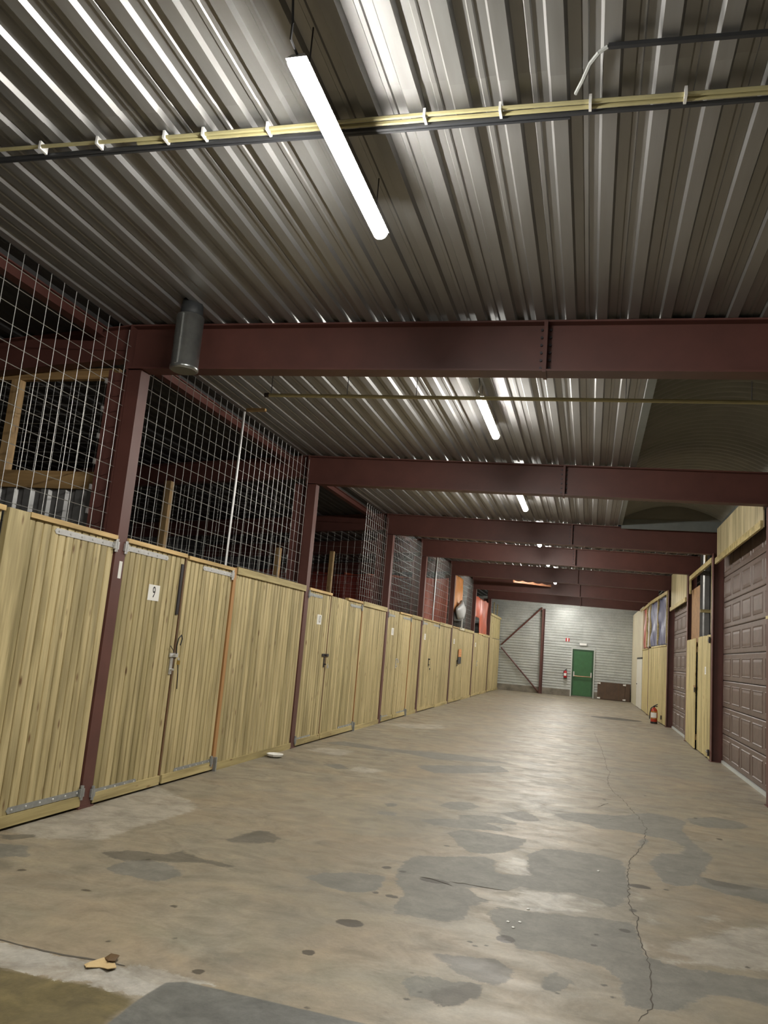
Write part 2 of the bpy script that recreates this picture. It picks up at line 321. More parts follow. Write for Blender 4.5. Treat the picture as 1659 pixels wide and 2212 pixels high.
def floor_axis(*segs):
    out = []
    for a, b, d in segs: out += list(np.arange(a, b-1e-6, d))
    return np.array(out + [segs[-1][1]])
gx = floor_axis((-10.8, -4.6, 0.8), (-4.6, -3.2, 0.03), (-3.2, 1.4, 0.0135), (1.4, 2.6, 0.03), (2.6, 6.6, 0.8))
gy = floor_axis((-4.6, 2.2, 0.4), (2.2, 7.0, 0.0135), (7.0, 10.0, 0.026), (10.0, 14.0, 0.06), (14.0, 39.4, 0.3))
GX, GY = np.meshgrid(gx, gy)
fx, fy = GX.ravel(), GY.ravel()
def poly_sdf(poly, clip=0.12):
    P = np.array(poly); res = np.full(fx.shape, -clip)
    lo, hi = P.min(0)-clip, P.max(0)+clip
    idx = np.where((fx > lo[0]) & (fx < hi[0]) & (fy > lo[1]) & (fy < hi[1]))[0]
    x, y = fx[idx], fy[idx]; d = np.full(x.shape, 1e9); inside = np.zeros(x.shape, bool)
    for i in range(len(P)):
        a, b = P[i], P[(i+1) % len(P)]; e = b-a
        t = np.clip(((x-a[0])*e[0] + (y-a[1])*e[1])/max(e@e, 1e-12), 0, 1)
        d = np.minimum(d, np.hypot(x-a[0]-t*e[0], y-a[1]-t*e[1]))
        c = (a[1] > y) != (b[1] > y)
        with np.errstate(divide='ignore', invalid='ignore'):
            xi = a[0] + (y-a[1])*(b[0]-a[0])/(b[1]-a[1] if b[1] != a[1] else 1e-9)
        inside ^= c & (x < xi)
    res[idx] = np.clip(np.where(inside, d, -d), -clip, clip)
    return res
def sdf_all(polys):
    r = np.full(fx.shape, -0.12)
    for p in polys: r = np.maximum(r, poly_sdf(p))
    return r
nx, ny = len(gx), len(gy)
verts = np.stack([fx, fy, np.zeros_like(fx)], 1)
ii = np.arange((ny-1)*nx).reshape(ny-1, nx)[:, :-1].ravel()
faces = np.stack([ii, ii+1, ii+1+nx, ii+nx], 1)
fm = bpy.data.meshes.new('floor')
fm.vertices.add(len(verts)); fm.vertices.foreach_set('co', verts.ravel())
fm.loops.add(faces.size); fm.loops.foreach_set('vertex_index', faces.ravel().astype(np.int32))
fm.polygons.add(len(faces)); fm.polygons.foreach_set('loop_start', np.arange(0, faces.size, 4, dtype=np.int32))
fm.polygons.foreach_set('loop_total', np.full(len(faces), 4, dtype=np.int32))
fm.update(calc_edges=True)
spots = np.full(fx.shape, -0.12)
for (sx_, sy_, rx_, ry_) in SPOTS:
    rx_, ry_ = max(rx_, 0.014), max(ry_, 0.012)
    idx = np.where((abs(fx-sx_) < rx_+0.15) & (abs(fy-sy_) < ry_+0.15))[0]
    q = np.hypot((fx[idx]-sx_)/rx_, (fy[idx]-sy_)/ry_)
    spots[idx] = np.maximum(spots[idx], np.clip((1-q)*min(rx_, ry_), -0.12, 0.12))
for nm, arr in (('grey', sdf_all(GREY)), ('dark', sdf_all(DARK)), ('pale', sdf_all(PALE)), ('plaster', sdf_all(PLASTER)),
                ('olive', sdf_all(OLIVE)), ('slate', sdf_all(SLATE)), ('spot', spots)):
    at = fm.attributes.new(nm, 'FLOAT', 'POINT'); at.data.foreach_set('value', arr.astype(np.float32))
def floor_mat():
    m, nt, b = new_mat('worn_concrete_floor')
    v = coords(nt, (1, 1, 1))
    big = noise(nt, v, 0.9, 5, 0.6, 0.4); mid = noise(nt, v, 4.5, 6, 0.65, 0.5); fine = noise(nt, v, 38, 5, 0.7); edge = noise(nt, v, 11, 9, 0.72, 0.5)
    stretch = noise(nt, coords(nt, (2.2, 3.6, 1), 0, (0, 0, 0.35)), 1.0, 7, 0.66, 0.9); hue = noise(nt, coords(nt, (0.7, 0.9, 1)), 1.0, 4, 0.6, 0.7)
    col = ramp(nt, big, [(0.3, (0.215, 0.192, 0.152)), (0.5, (0.265, 0.228, 0.168)), (0.7, (0.275, 0.245, 0.195))])
    col = mix(nt, ramp(nt, hue, [(0.45, (0, 0, 0)), (0.62, (0.6, 0.6, 0.6))]), col, (0.285, 0.222, 0.15))
    col = mix(nt, 0.8, col, ramp(nt, mid, [(0.3, (0.70, 0.74, 0.73)), (0.55, (1.0, 1.0, 1.0)), (0.75, (1.2, 1.17, 1.1))]), 'MULTIPLY')
    col = mix(nt, 0.6, col, ramp(nt, stretch, [(0.34, (0.62, 0.62, 0.61)), (0.5, (1, 1, 1)), (0.7, (1.22, 1.2, 1.15))]), 'MULTIPLY')
    gm = mix(nt, 1.0, ramp(nt, mid, [(0.28, (0.66,)*3), (0.72, (1.3,)*3)]), ramp(nt, edge, [(0.3, (0.78,)*3), (0.7, (1.2,)*3)]), 'MULTIPLY')
    mot = ramp(nt, stretch, [(0.36, (0.45,)*3), (0.55, (1.0,)*3)])
    def mask(name, jit, soft, off=0.0):
        at = N(nt, 'ShaderNodeAttribute', attribute_name=name)
        s = N(nt, 'ShaderNodeMath', operation='SUBTRACT'); L(nt, edge, s.inputs[0]); s.inputs[1].default_value = 0.5 - off
        k = N(nt, 'ShaderNodeMath', operation='MULTIPLY_ADD'); L(nt, s.outputs[0], k.inputs[0]); k.inputs[1].default_value = jit; L(nt, at.outputs['Fac'], k.inputs[2])
        r = N(nt, 'ShaderNodeMapRange'); L(nt, k.outputs[0], r.inputs[0]); r.inputs[1].default_value = -soft; r.inputs[2].default_value = soft
        r.inputs[3].default_value = 0; r.inputs[4].default_value = 1; r.interpolation_type = 'SMOOTHSTEP'
        return r.outputs[0]
    def scaled(f, k, mott=False):
        n = N(nt, 'ShaderNodeMath', operation='MULTIPLY'); L(nt, f, n.inputs[0]); n.inputs[1].default_value = k
        q = N(nt, 'ShaderNodeMath', operation='MULTIPLY'); L(nt, n.outputs[0], q.inputs[0])
        if mott: L(nt, mot, q.inputs[1])
        else: q.inputs[1].default_value = 1.0
        return q.outputs[0]
    col = mix(nt, scaled(mask('pale', 0.26, 0.035), 0.8, True), col, mix(nt, 0.8, (0.38, 0.35, 0.295), gm, 'MULTIPLY'))
    mg = mask('grey', 0.17, 0.012)
    col = mix(nt, scaled(mg, 0.95, False), col, mix(nt, 0.75, (0.165, 0.157, 0.132), gm, 'MULTIPLY'))
    col = mix(nt, scaled(mask('dark', 0.15, 0.014), 0.9), col, mix(nt, 0.8, (0.115, 0.104, 0.083), gm, 'MULTIPLY'))
    col = mix(nt, mask('olive', 0.12, 0.03), col, mix(nt, 1.0, mix(nt, stretch, (0.07, 0.055, 0.03), (0.19, 0.155, 0.07)), gm, 'MULTIPLY'))
    col = mix(nt, scaled(mask('plaster', 0.2, 0.012), 1.0, True), col, mix(nt, 0.8, mix(nt, stretch, (0.22, 0.20, 0.17), (0.5, 0.48, 0.43)), gm, 'MULTIPLY'))
    col = mix(nt, mask('slate', 0.02, 0.008), col, mix(nt, 1.0, mix(nt, stretch, (0.075, 0.075, 0.066), (0.17, 0.172, 0.158)), gm, 'MULTIPLY'))
    col = mix(nt, scaled(mask('spot', 0.06, 0.006), 0.85), col, (0.045, 0.036, 0.026))
    col = mix(nt, 0.35, col, ramp(nt, fine, [(0.3, (0.72,)*3), (0.7, (1.25,)*3)]), 'MULTIPLY')
    L(nt, col, b.inputs['Base Color'])
    rr = ramp(nt, stretch, [(0.3, (0.62,)*3), (0.7, (0.38,)*3)])
    L(nt, mix(nt, scaled(mg, 0.9), rr, (0.6, 0.6, 0.6)), b.inputs['Roughness'])
    h = N(nt, 'ShaderNodeMath', operation='MULTIPLY_ADD'); L(nt, mg, h.inputs[0]); h.inputs[1].default_value = 0.5; L(nt, fine, h.inputs[2])
    bump(nt, b, h.outputs[0], 0.28, 0.006)
    return m
floor = link('floor', fm, floor_mat()); tag(floor, 'worn concrete floor with grey repair patches and oil spots', 'floor', kind='structure')
M_crack = plain('crack_dirt', (0.085, 0.073, 0.058), 0.9)
def ribbon(pts, w, seed, jit=0.012, z=0.0016):
    r = random.Random(seed); P = [pts[0]]
    for (x0, y0), (x1, y1) in zip(pts[:-1], pts[1:]):
        n = max(2, int(math.hypot(x1-x0, y1-y0)/0.05))
        for k in range(1, n+1):
            t = k/n; j = jit if k < n else 0
            P.append((x0+(x1-x0)*t + r.uniform(-j, j), y0+(y1-y0)*t + r.uniform(-j, j)))
    mb = MB(); vs = []
    for i, (x, y) in enumerate(P):
        a, b = P[max(0, i-1)], P[min(len(P)-1, i+1)]; d = Vector((b[0]-a[0], b[1]-a[1])).normalized()
        ww = w*r.uniform(0.5, 1.4)*(0.3 if i in (0, len(P)-1) else 1)
        vs += [(x-d.y*ww/2, y+d.x*ww/2, z), (x+d.y*ww/2, y-d.x*ww/2, z)]
    return mb.add(vs, [(2*i+1, 2*i+3, 2*i+2, 2*i) for i in range(len(P)-1)])
for k, (c, w) in enumerate(zip(CRACKS, (0.0065, 0.014, 0.009, 0.009, 0.008, 0.012))):
    part('crack', ribbon(c, w, 20+k), M_crack, floor)
part('slab_joint', ribbon(JOINT, 0.012, 3, 0.004), M_crack, floor)

# ---------------------------------------------------------------- ceiling: trapezoid roof deck in overlapping sheets
ceil = thing('ceiling', 'grey trapezoid steel roof deck running along the hall', 'ceiling', (0, 0, 0), kind='structure')
PIT = 0.25; RH = 0.031
def deck_profile(x0, n, zf):
    P = []
    for k in range(n):
        x = x0 + k*PIT
        for dx, h in ((0.0, 0), (0.075, 0), (0.09, RH), (0.148, RH), (0.155, RH-0.009), (0.178, RH-0.009), (0.185, RH), (0.235, RH)):
            P.append((x+dx, zf(x+dx)+h))
    P.append((x0+n*PIT, zf(x0+n*PIT)))
    return P
def deck_sheet(x0, n, y0, y1, zf, dz=0.0, m_=None):
    P = deck_profile(x0, n, zf); mb = MB(); m = len(P)
    mb.add([(x, y0, z+dz) for x, z in P] + [(x, y1, z+dz) for x, z in P], [(i, i+m, i+1+m, i+1) for i in range(m-1)])
    return part('deck_sheet', mb, m_ or M_deck, ceil)
LAPS = [-4.5, 3.32, 11.6, 20.35, 29.9, 39.2]
X0 = -4.54
for j in range(len(LAPS)-1):
    y0, y1 = LAPS[j], LAPS[j+1] + (0.12 if j < len(LAPS)-2 else 0)
    dz = 0.0 if j % 2 == 0 else 0.003
    for s in range(9):
        x0 = X0 + s*1.0
        if x0 > 0.3 and j in (1, 2):          # the rooflight takes this strip between the first and third beam
            if j == 1: deck_sheet(x0, 4, y0, 6.45, zdeck, dz)
            else: deck_sheet(x0, 4, 16.45, y1, zdeck, dz)
            if x0 > 2.4: deck_sheet(x0, 4, 6.45 if j == 1 else y0, y1 if j == 1 else 16.45, zdeck, dz)
        else: deck_sheet(x0, 4, y0, y1, zdeck, dz)
M_deckshade = steel_deck('shade_dark_deck', (0.05, 0.05, 0.052), 0.0, 0.7)   # deck colour darkened to paint in the shade over the cages
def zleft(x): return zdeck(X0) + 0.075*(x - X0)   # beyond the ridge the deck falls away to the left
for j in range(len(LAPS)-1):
    for s in range(6): deck_sheet(X0-(s+1)*1.0, 4, LAPS[j], LAPS[j+1]+0.02, zleft, 0.0, M_deckshade)

# rooflight: arched dark corrugated sheet on a curb
sky = thing('window_1', 'dark arched corrugated rooflight beside the roof deck on the right', 'rooflight', (1.4, 11.4, 4.4), kind='structure')
VX0, VX1, VY0, VY1 = 0.52, 2.42, 6.47, 16.3
vb = MB(); NA, NY = 25, 440; vv = []
for j in range(NY+1):
    y = VY0 + (VY1-VY0)*j/NY; c = 0.016*math.cos(2*math.pi*y/0.177)
    for i in range(NA):
        t = -1 + 2*i/(NA-1); vv.append((VX0+(VX1-VX0)*(t+1)/2, y, 4.56 + (0.30+c)*(1-t*t) + c*0.8))
vb.add(vv, [(j*NA+i, (j+1)*NA+i, (j+1)*NA+i+1, j*NA+i+1) for j in range(NY) for i in range(NA-1)])
part('vault_sheet', vb, M_darkgrey, sky, smooth=True)
part('curb', MB().box(VX0-0.065, VX0+0.02, VY0, VY1, 4.425, 4.60), M_curb, sky)
part('curb', MB().box(VX1-0.02, VX1+0.03, VY0, VY1, 4.40, 4.60), M_curb, sky)
for yy in (VY0-0.03, VY1):
    eb = MB(); ev = []
    for i in range(NA):
        t = -1+2*i/(NA-1); x = VX0+(VX1-VX0)*(t+1)/2; ev += [(x, yy, 4.36), (x, yy, 4.58+0.32*(1-t*t)), (x, yy+0.03, 4.36), (x, yy+0.03, 4.58+0.32*(1-t*t))]
    ef = []
    for i in range(NA-1):
        a, b = 4*i, 4*i+4; ef += [(a, b, b+1, a+1), (a+2, a+3, b+3, b+2), (a+1, b+1, b+3, a+3)]
    part('end_panel', eb.add(ev, ef), M_darkgrey, sky)
    part('curb', MB().box(VX0, VX1, yy-0.012, yy, 4.36, 4.56), M_curb, sky)

# ---------------------------------------------------------------- walls
wf = thing('wall_end', 'far end wall of horizontal grey corrugated cladding on a concrete plinth', 'wall', (-1.2, YEND, 0), kind='structure')
def clad_sheet(x0, x1, z0, z1, y):
    prof = []; z = z0; p = 0.1255
    while z < z1-1e-4:
        for dz, d in ((0, 0.0), (0.045, 0.0), (0.065, 0.028), (0.105, 0.028)):
            if z+dz < z1: prof.append((z+dz, d))
        z += p
    prof.append((z1, 0.0)); m = len(prof)
    return MB().add([(x0, y+d, z) for z, d in prof]+[(x1, y+d, z) for z, d in prof], [(i+m, i+1+m, i+1, i) for i in range(m-1)])
zs = [0.30, 1.05, 1.80, 2.56, 3.31, 4.06, 4.75]
for i in range(6):
    for xa, xb in ((-10.8, -6.3), (-6.3, -2.25), (-2.25, -0.34), (-0.34, 2.2), (2.2, 6.6)):
        if i < 3 and xa == -2.25: part('cladding_sheet', clad_sheet(xa, -0.84, zs[i], min(zs[i+1], 2.28) if i == 2 else zs[i+1], YEND - 0.004*(i % 2)), M_clad, wf); \
            (i == 2 and part('cladding_sheet', clad_sheet(xa, xb, 2.28, zs[3], YEND), M_clad, wf)); continue
        if i < 3 and xa == -0.34: part('cladding_sheet', clad_sheet(0.23, xb, zs[i], min(zs[i+1], 2.28) if i == 2 else zs[i+1], YEND - 0.004*(i % 2)), M_clad, wf); \
            (i == 2 and part('cladding_sheet', clad_sheet(xa, xb, 2.28, zs[3], YEND), M_clad, wf)); continue
        part('cladding_sheet', clad_sheet(xa, xb, zs[i], zs[i+1], YEND - 0.004*(i % 2)), M_clad, wf)
part('plinth', MB().box(-10.8, -0.84, YEND-0.02, YEND+0.25, 0, 0.30), M_conc, wf)
part('plinth', MB().box(0.23, 6.6, YEND-0.02, YEND+0.25, 0, 0.30), M_conc, wf)
def flatwall(name, label, x0, x1, y0, y1, z1, m):
    o = link(name, MB().box(x0, x1, y0, y1, 0, z1).mesh(name), m); tag(o, label, 'wall', kind='structure'); return o
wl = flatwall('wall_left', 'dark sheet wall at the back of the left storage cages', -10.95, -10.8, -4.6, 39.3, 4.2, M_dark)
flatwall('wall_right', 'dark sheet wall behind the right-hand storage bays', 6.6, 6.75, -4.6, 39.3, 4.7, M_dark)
flatwall('wall_back', 'grey wall behind the viewpoint closing the hall', -10.95, 6.75, -4.75, -4.6, 4.9, M_conc)

# ---------------------------------------------------------------- steel frames
ORD = ['nearest', 'second', 'third', 'fourth', 'fifth', 'sixth', 'farthest']
RCOL = [6.4, 11.5, 16.35, 20.35, 24.5, 29.6, 34.5]
bolt_me = MB().tube((0, -0.012, 0), (0, 0.004, 0), 0.012, 6).mesh('bolt'); bolt_me.materials.append(M_bolt)
for k, y in enumerate(YP):
    xe = xr(RCOL[k]) + 0.30
    t = thing('steel_beam', ['nearest red steel beam across the hall, behind the hanging duct', 'second red steel beam from the camera, above the brown garage door', 'third red steel beam from the camera',
        'fourth red steel beam from the camera', 'fifth red steel beam from the camera', 'sixth red steel beam from the camera, behind the peach strip', 'farthest red steel beam, just before the grey end wall'][k], 'beam', (-1.0, y, zbeam(-1.0)))
    xl = A - 0.14
    part('bottom_flange', MB().xslab(xl, xe, y-0.09, y+0.09, zbeam, lambda x: zbeam(x)+0.016), M_red, t)
    part('top_flange', MB().xslab(xl, xe, y-0.09, y+0.09, lambda x: zdeck(x)-0.016, zdeck), M_red, t)
    part('web', MB().xslab(xl, xe, y-0.006, y+0.006, lambda x: zbeam(x)+0.016, lambda x: zdeck(x)-0.016), M_red, t)
    part('end_plate', MB().xslab(xl-0.02, xl, y-0.095, y+0.095, lambda x: zbeam(x)-0.01, lambda x: zdeck(x)), M_red, t)
    xs = -0.455
    sp = part('splice_plate', MB().xslab(xs-0.016, xs+0.016, y-0.098, y+0.098, lambda x: zbeam(x)-0.012, lambda x: zdeck(x)-0.002), M_red, t)
    if k < 4:
        for sx in (-0.036, 0.036):
            for q in range(6):
                b = link('bolt', bolt_me, None, sp); b.location = Vector((xs+sx, y-0.006-0.004, zbeam(xs)+0.05+q*0.068)) - origin(sp)
    # left rafter beyond the column
    if k < 6:
        part('rafter', MB().xslab(-10.8, xl-0.02, y-0.006, y+0.006, lambda x: zleft(x)-0.33, lambda x: zleft(x)-0.012), M_red, t)
        part('rafter_flange', MB().xslab(-10.8, xl-0.02, y-0.07, y+0.07, lambda x: zleft(x)-0.345, lambda x: zleft(x)-0.33), M_red, t)
        part('rafter_flange', MB().xslab(-10.8, xl-0.02, y-0.07, y+0.07, lambda x: zleft(x)-0.012, lambda x: zleft(x)-0.001), M_red, t)
def h_column(mb_parent, x0, x1, y, zt, half=0.095):
    part('flange', MB().box(x0, x0+0.013, y-half, y+half, 0, zt), M_red, mb_parent)
    part('flange', MB().box(x1-0.013, x1, y-half, y+half, 0, zt), M_red, mb_parent)
    part('web', MB().box(x0+0.013, x1-0.013, y-0.005, y+0.005, 0, zt), M_red, mb_parent)
for k, y in enumerate(YP):
    t = thing('steel_column', '%s red steel column on the left fence line, with a flat post in front' % ORD[k], 'column', (A-0.15, y, 0))
    h_column(t, A-0.33, A-0.13, y, zbeam(A-0.2)-0.012)
    part('front_post', MB().box(A-0.125, A+0.012, y-0.078, y+0.078, 0, zbeam(A)-0.01), M_red, t)
    part('base_plate', MB().box(A-0.34, A+0.025, y-0.11, y+0.11, 0, 0.015), M_red, t)
    if k < 3:
        for zc in (2.62, 2.85, 3.1, 3.35, 3.62, 3.9):
            part('mesh_clip', MB().box(A-0.345, A-0.33, y-0.12, y-0.08, zc, zc+0.05), M_zinc, t)
for k in range(1, 7):
    y = RCOL[k]; x = xr(y)
    t = thing('steel_column', '%s red steel column along the right-hand wall%s' % ({1: 'cut-off', 2: 'second', 3: 'third', 4: 'fourth', 5: 'fifth', 6: 'last'}[k],
              {1: ' at the frame edge', 2: ' left of the near garage door', 3: ' right of the far garage door', 4: ' behind the floor extinguisher', 5: ' among the tarps', 6: ' beside the white door'}[k]), 'column', (x+0.1, y, 0))
    h_column(t, x, x+0.2, y, zbeam(x)-0.002)
    part('base_plate', MB().box(x-0.02, x+0.22, y-0.11, y+0.11, 0, 0.012), M_red, t)
# eaves purlin above the cages on the left
for k, (y0, y1) in enumerate([(-4.4, YP[0]-0.1)]+[(YP[i]+0.1, YP[i+1]-0.1) for i in range(4)]):
    zt = zleft(-4.805)-0.002
    mb = MB().box(-4.80, -4.70, y0, y1, zt-0.012, zt).box(-4.756, -4.744, y0, y1, zt-0.10, zt-0.012).box(-4.80, -4.70, y0, y1, zt-0.112, zt-0.10)
    single('steel_purlin', mb, M_red, ['red purlin above the mesh before the nearest column', 'red purlin above the mesh between nearest and second column', 'red purlin above the open cage between second and third column',
        'red purlin between the third and fourth left columns', 'red purlin between the fourth and fifth left columns'][k], 'purlin', (-4.75, (y0+y1)/2, zt))

# ================================================================ OBJECTS
HP = math.pi/2
# gates and fence panels are built in local axes: +x along the wall, front towards -y, z up
board_cache = {}
def board_mesh(w, h):
    key = (round(w, 4), round(h, 3))
    if key not in board_cache:
        hw = w/2 - 0.0004; d = 0.022
        prof = [(-hw, d), (-hw, 0.018), (-hw+0.0065, 0.0175), (-hw+0.0070, 0.006), (-hw+0.0125, 0), (hw-0.0125, 0), (hw-0.0070, 0.006), (hw-0.0065, 0.0175), (hw, 0.018), (hw, d)]
        n = len(prof)
        me = MB().add([(x, y, 0) for x, y in prof]+[(x, y, h) for x, y in prof], [(i, (i+1) % n, n+(i+1) % n, n+i) for i in range(n)]+[tuple(range(n-1, -1, -1)), tuple(range(n, 2*n))]).mesh('board')
        board_cache[key] = me
    return board_cache[key]
def boards(root, u0, u1, z0, z1, mat, pitch=0.0975, wob=0.0):
    n = max(1, round((u1-u0)/pitch)); w = (u1-u0)/n
    for i in range(n):
        me = board_mesh(w, z1-z0)
        if not me.materials: me.materials.append(mat)
        o = link('board', me, None, root, (u0+w*(i+0.5), random.uniform(-0.0015, 0.0015), z0 + (random.uniform(-wob, wob) if wob else 0)))
def text_mesh(s, size):
    cu = bpy.data.curves.new('text', 'FONT'); cu.body = s; cu.size = size; cu.align_x = 'CENTER'; cu.align_y = 'CENTER'; cu.offset = 0.0008
    o = bpy.data.objects.new('text', cu); C.objects.link(o); bpy.context.view_layer.update()
    me = bpy.data.meshes.new_from_object(o.evaluated_get(bpy.context.evaluated_depsgraph_get()))
    bpy.data.objects.remove(o); bpy.data.curves.remove(cu)
    # stand it up: text x -> x, text y -> z, facing -y
    for v in me.vertices: v.co = (v.co.x, 0, v.co.y)
    me.materials.clear(); me.name = 'number'
    return me
rivet_me = MB().lathe((0, 0, 0), [(0.011, 0.0), (0.010, 0.004), (0.005, 0.007)], 8).mesh('rivet'); rivet_me.materials.append(M_zinc)
def strap(root, u0, u1, z, hinge_u, mat, tilt=0.0, drop=0.0):
    """long strap hinge; u0..u1 plate, knuckle at hinge_u"""
    s = lpart('strap_hinge', MB().box(min(u0, u1), max(u0, u1), -0.0065, -0.0005, z-0.024, z+0.024)
              .add([(u0, -0.0065, z-0.024), (u0, -0.0065, z+0.024), (u0+(-0.02 if u0 < u1 else 0.02), -0.0065, z), (u0, -0.0005, z-0.024), (u0, -0.0005, z+0.024), (u0+(-0.02 if u0 < u1 else 0.02), -0.0005, z)],
                   [(0, 1, 2), (5, 4, 3), (0, 2, 5, 3), (2, 1, 4, 5)]), mat, root, label='grey steel strap hinge')
    lpart('hinge_knuckle', MB().tube((hinge_u, -0.02, z-0.06), (hinge_u, -0.02, z+0.06), 0.016, 10).box(hinge_u-0.03, hinge_u+0.03, -0.03, -0.008, z-0.035, z+0.035), mat, s)
    n = max(4, int(abs(u1-u0)/0.13))
    for i in range(n):
        u = u0 + (u1-u0)*(0.04+0.92*i/(n-1)) if n > 1 else u0
        r = link('rivet', rivet_me, None, s, (u, -0.0063, z)); r.rotation_euler = (HP, 0, 0)
def sheet(root, u, z, txt, w=0.21, h=0.158, size=0.16, sq=0.75):
    s = lpart('number_sheet', MB().box(u-w/2, u+w/2, -0.0045, -0.003, z-h/2, z+h/2), M_paper, root, label='white sheet with black number %s' % txt)
    me = text_mesh(txt, size); me.materials.append(M_ink)
    n = link('number', me, None, s, (u, -0.0052, z)); n.scale = (sq, 1, 1)
def leaf(label, y0, w, rot=HP, x=A, h=2.385, zb=0.035, cap=(0, 1), rail=True, straps=None, txt=None, mat=None, capmat=None, wob=0.0, name='gate_leaf', pitch=0.0975, group=None):
    """one hinged gate leaf; y0 is where local x = 0 lies along the wall"""
    root = thing(name, label, 'gate', (x, y0, 0), rot, group)
    m = mat or M_board
    boards(root, 0.004, w-0.004, zb, h, m, pitch, wob)
    if cap: lpart('cap_batten', MB().box(w*cap[0]+0.004, w*cap[1]-0.004, -0.026, 0.045, h+0.002, h+0.042), capmat or M_cap, root)
    if rail: lpart('bottom_rail', MB().box(0.006, w-0.006, -0.020, -0.001, zb-0.012, zb+0.075), M_rail, root)
    lpart('back_rail', MB().box(0.02, w-0.02, 0.0235, 0.06, 0.2, 0.32).box(0.02, w-0.02, 0.0235, 0.06, 2.05, 2.17), M_timber_h, root)
    for s in straps or []: strap(root, *s)
    if txt: sheet(root, *txt)
    return root
def fence_panel(label, y0, w, rot=HP, x=A, top=2.345, mat=None, toprail=True, zb=0.0, rtop=2.44):
    root = thing('fence_panel', label, 'fence panel', (x, y0, 0), rot)
    boards(root, 0.004, w-0.004, zb+0.02, rtop-0.005, mat or M_board)
    if toprail: lpart('top_rail', MB().box(0.0, w, -0.026, -0.001, top+0.006, rtop), M_rail, root)
    lpart('bottom_rail', MB().box(0.0, w, -0.022, -0.001, zb, zb+0.085), M_rail, root)
    lpart('back_rail', MB().box(0.02, w-0.02, 0.0235, 0.06, 0.25, 0.37).box(0.02, w-0.02, 0.0235, 0.06, 2.05, 2.17), M_timber_h, root)
    return root
def padlock(label, u, y, x, z, rot_sign=1, mat=M_brass):
    t = thing('padlock', label, 'padlock', (x, y, z))
    part('body', MB().box(x-0.008, x+0.01, y-0.02, y+0.02, z-0.022, z+0.022), mat, t)
    pts = [(x, y-0.013+0.026*i/6, z+0.022+0.028*math.sin(math.pi*i/6)) for i in range(7)]
    part('shackle', MB().path(pts, 0.004), M_zinc, t)
    return t

# ---- left of the nearest column
leaf('pine gate leaf at the left frame edge, beyond the wide board', 3.30, 1.54)
st = thing('gate_stile', 'wide smooth pine plank standing between gates at the left frame edge', 'plank', (A, 4.985, 0), HP)
lpart('plank', MB().box(-0.115, 0.115, -0.028, 0.02, 0.03, 2.42), M_board, st)
leaf('pine gate leaf with long shiny hinge, left of the nearest red column', 5.108, 1.19,
     straps=[(0.35, 1.18, 2.335, 1.185, M_zinc), (0.29, 1.175, 0.14, 1.185, M_zincdull)])
# ---- bay 9
leaf('narrow pine gate leaf with white number sheet, right of the nearest red column', 6.467, 1.15, straps=[(0.77, 0.02, 2.335, -0.015, M_zinc), (0.70, 0.01, 0.115, -0.01, M_zincdull)], txt=(0.593, 1.96, '9'), h=2.385)
l9 = leaf('pine gate leaf right of the brass padlock', 7.655, 1.15, h=2.375, straps=[(0.39, 1.10, 2.325, 1.11, M_zinc), (0.28, 1.10, 0.12, 1.11, M_zincdull)])
fence_panel('wide fixed pine board panel just left of the second red column', 8.895, 2.455)
# ---- bay 10
leaf('narrow numbered gate leaf right of the second left column', 11.53, 1.125, straps=[(0.66, 0.03, 2.325, -0.01, M_zincdull), (0.68, 0.03, 0.11, -0.005, M_zincdull)], txt=(0.61, 1.958, '10'))
leaf('wide pine gate leaf right of the dark cross bar latch', 12.68, 1.87, h=2.385, cap=(0.48, 1), straps=[(1.12, 1.82, 2.31, 1.83, M_zincdull), (1.0, 1.82, 0.12, 1.83, M_zincdull)])
fence_panel('fixed pine panel just left of the third red column', 14.60, 1.835)
# ---- bay 11
leaf('narrow numbered gate leaf right of the third left column', 16.62, 1.03, straps=[(0.62, 0.03, 2.30, -0.01, M_zincdull), (0.6, 0.03, 0.11, -0.005, M_zincdull)], txt=(0.50, 1.952, '11'), cap=None, h=2.42)
leaf('middle pine leaf between the third and fourth left columns', 17.69, 1.225, straps=[(0.4, 1.18, 2.31, 1.185, M_zincdull), (0.4, 1.18, 0.12, 1.185, M_zincdull)])
fence_panel('fixed pine panel just left of the fourth red column', 18.96, 1.18, rtop=2.435)
# ---- bay 12
leaf('narrow numbered gate leaf right of the fourth left column', 20.32, 1.12, straps=[(0.62, 0.03, 2.30, -0.01, M_zincdull)], txt=(0.42, 1.95, '12'))
leaf('middle pine leaf between the fourth and fifth left columns', 21.47, 1.22, straps=[(0.4, 1.18, 2.31, 1.2, M_zincdull)])
fence_panel('fixed pine panel under the bright red tarp, left of the fifth column', 22.72, 2.06)
# ---- bay 13
leaf('narrow numbered gate leaf right of the fifth left column', 24.98, 1.26, txt=(0.5, 1.95, '13'), cap=(0, 1))
l13 = leaf('pine gate leaf carrying the orange and black poster', 26.28, 1.18, cap=None, h=2.36)
lpart('white_end_block', MB().box(0.0, 1.0, -0.04, 0.05, 2.362, 2.44), M_cream, l13, label='pale board on the top edge')
fence_panel('fixed pine panel between the hanging poster and the sixth left column', 27.49, 2.22)
# ---- bay 14
leaf('narrow numbered gate leaf right of the sixth left column', 29.91, 1.14, txt=(0.55, 1.95, '14'), cap=None, h=2.40)
leaf('middle pine leaf under the orange tarp with the opening', 31.09, 1.2)
fence_panel('fixed pine panel just left of the last left column', 32.32, 2.18)
# ---- last bay
leaf('narrow pine gate leaf just past the last left column', 34.70, 1.08, cap=None, h=2.38)
leaf('pine gate leaf nearest the end wall on the left', 35.82, 1.2, cap=None, h=2.36)
fence_panel('fixed pine panel touching the grey end wall', 37.05, 1.80, toprail=False, rtop=2.36)

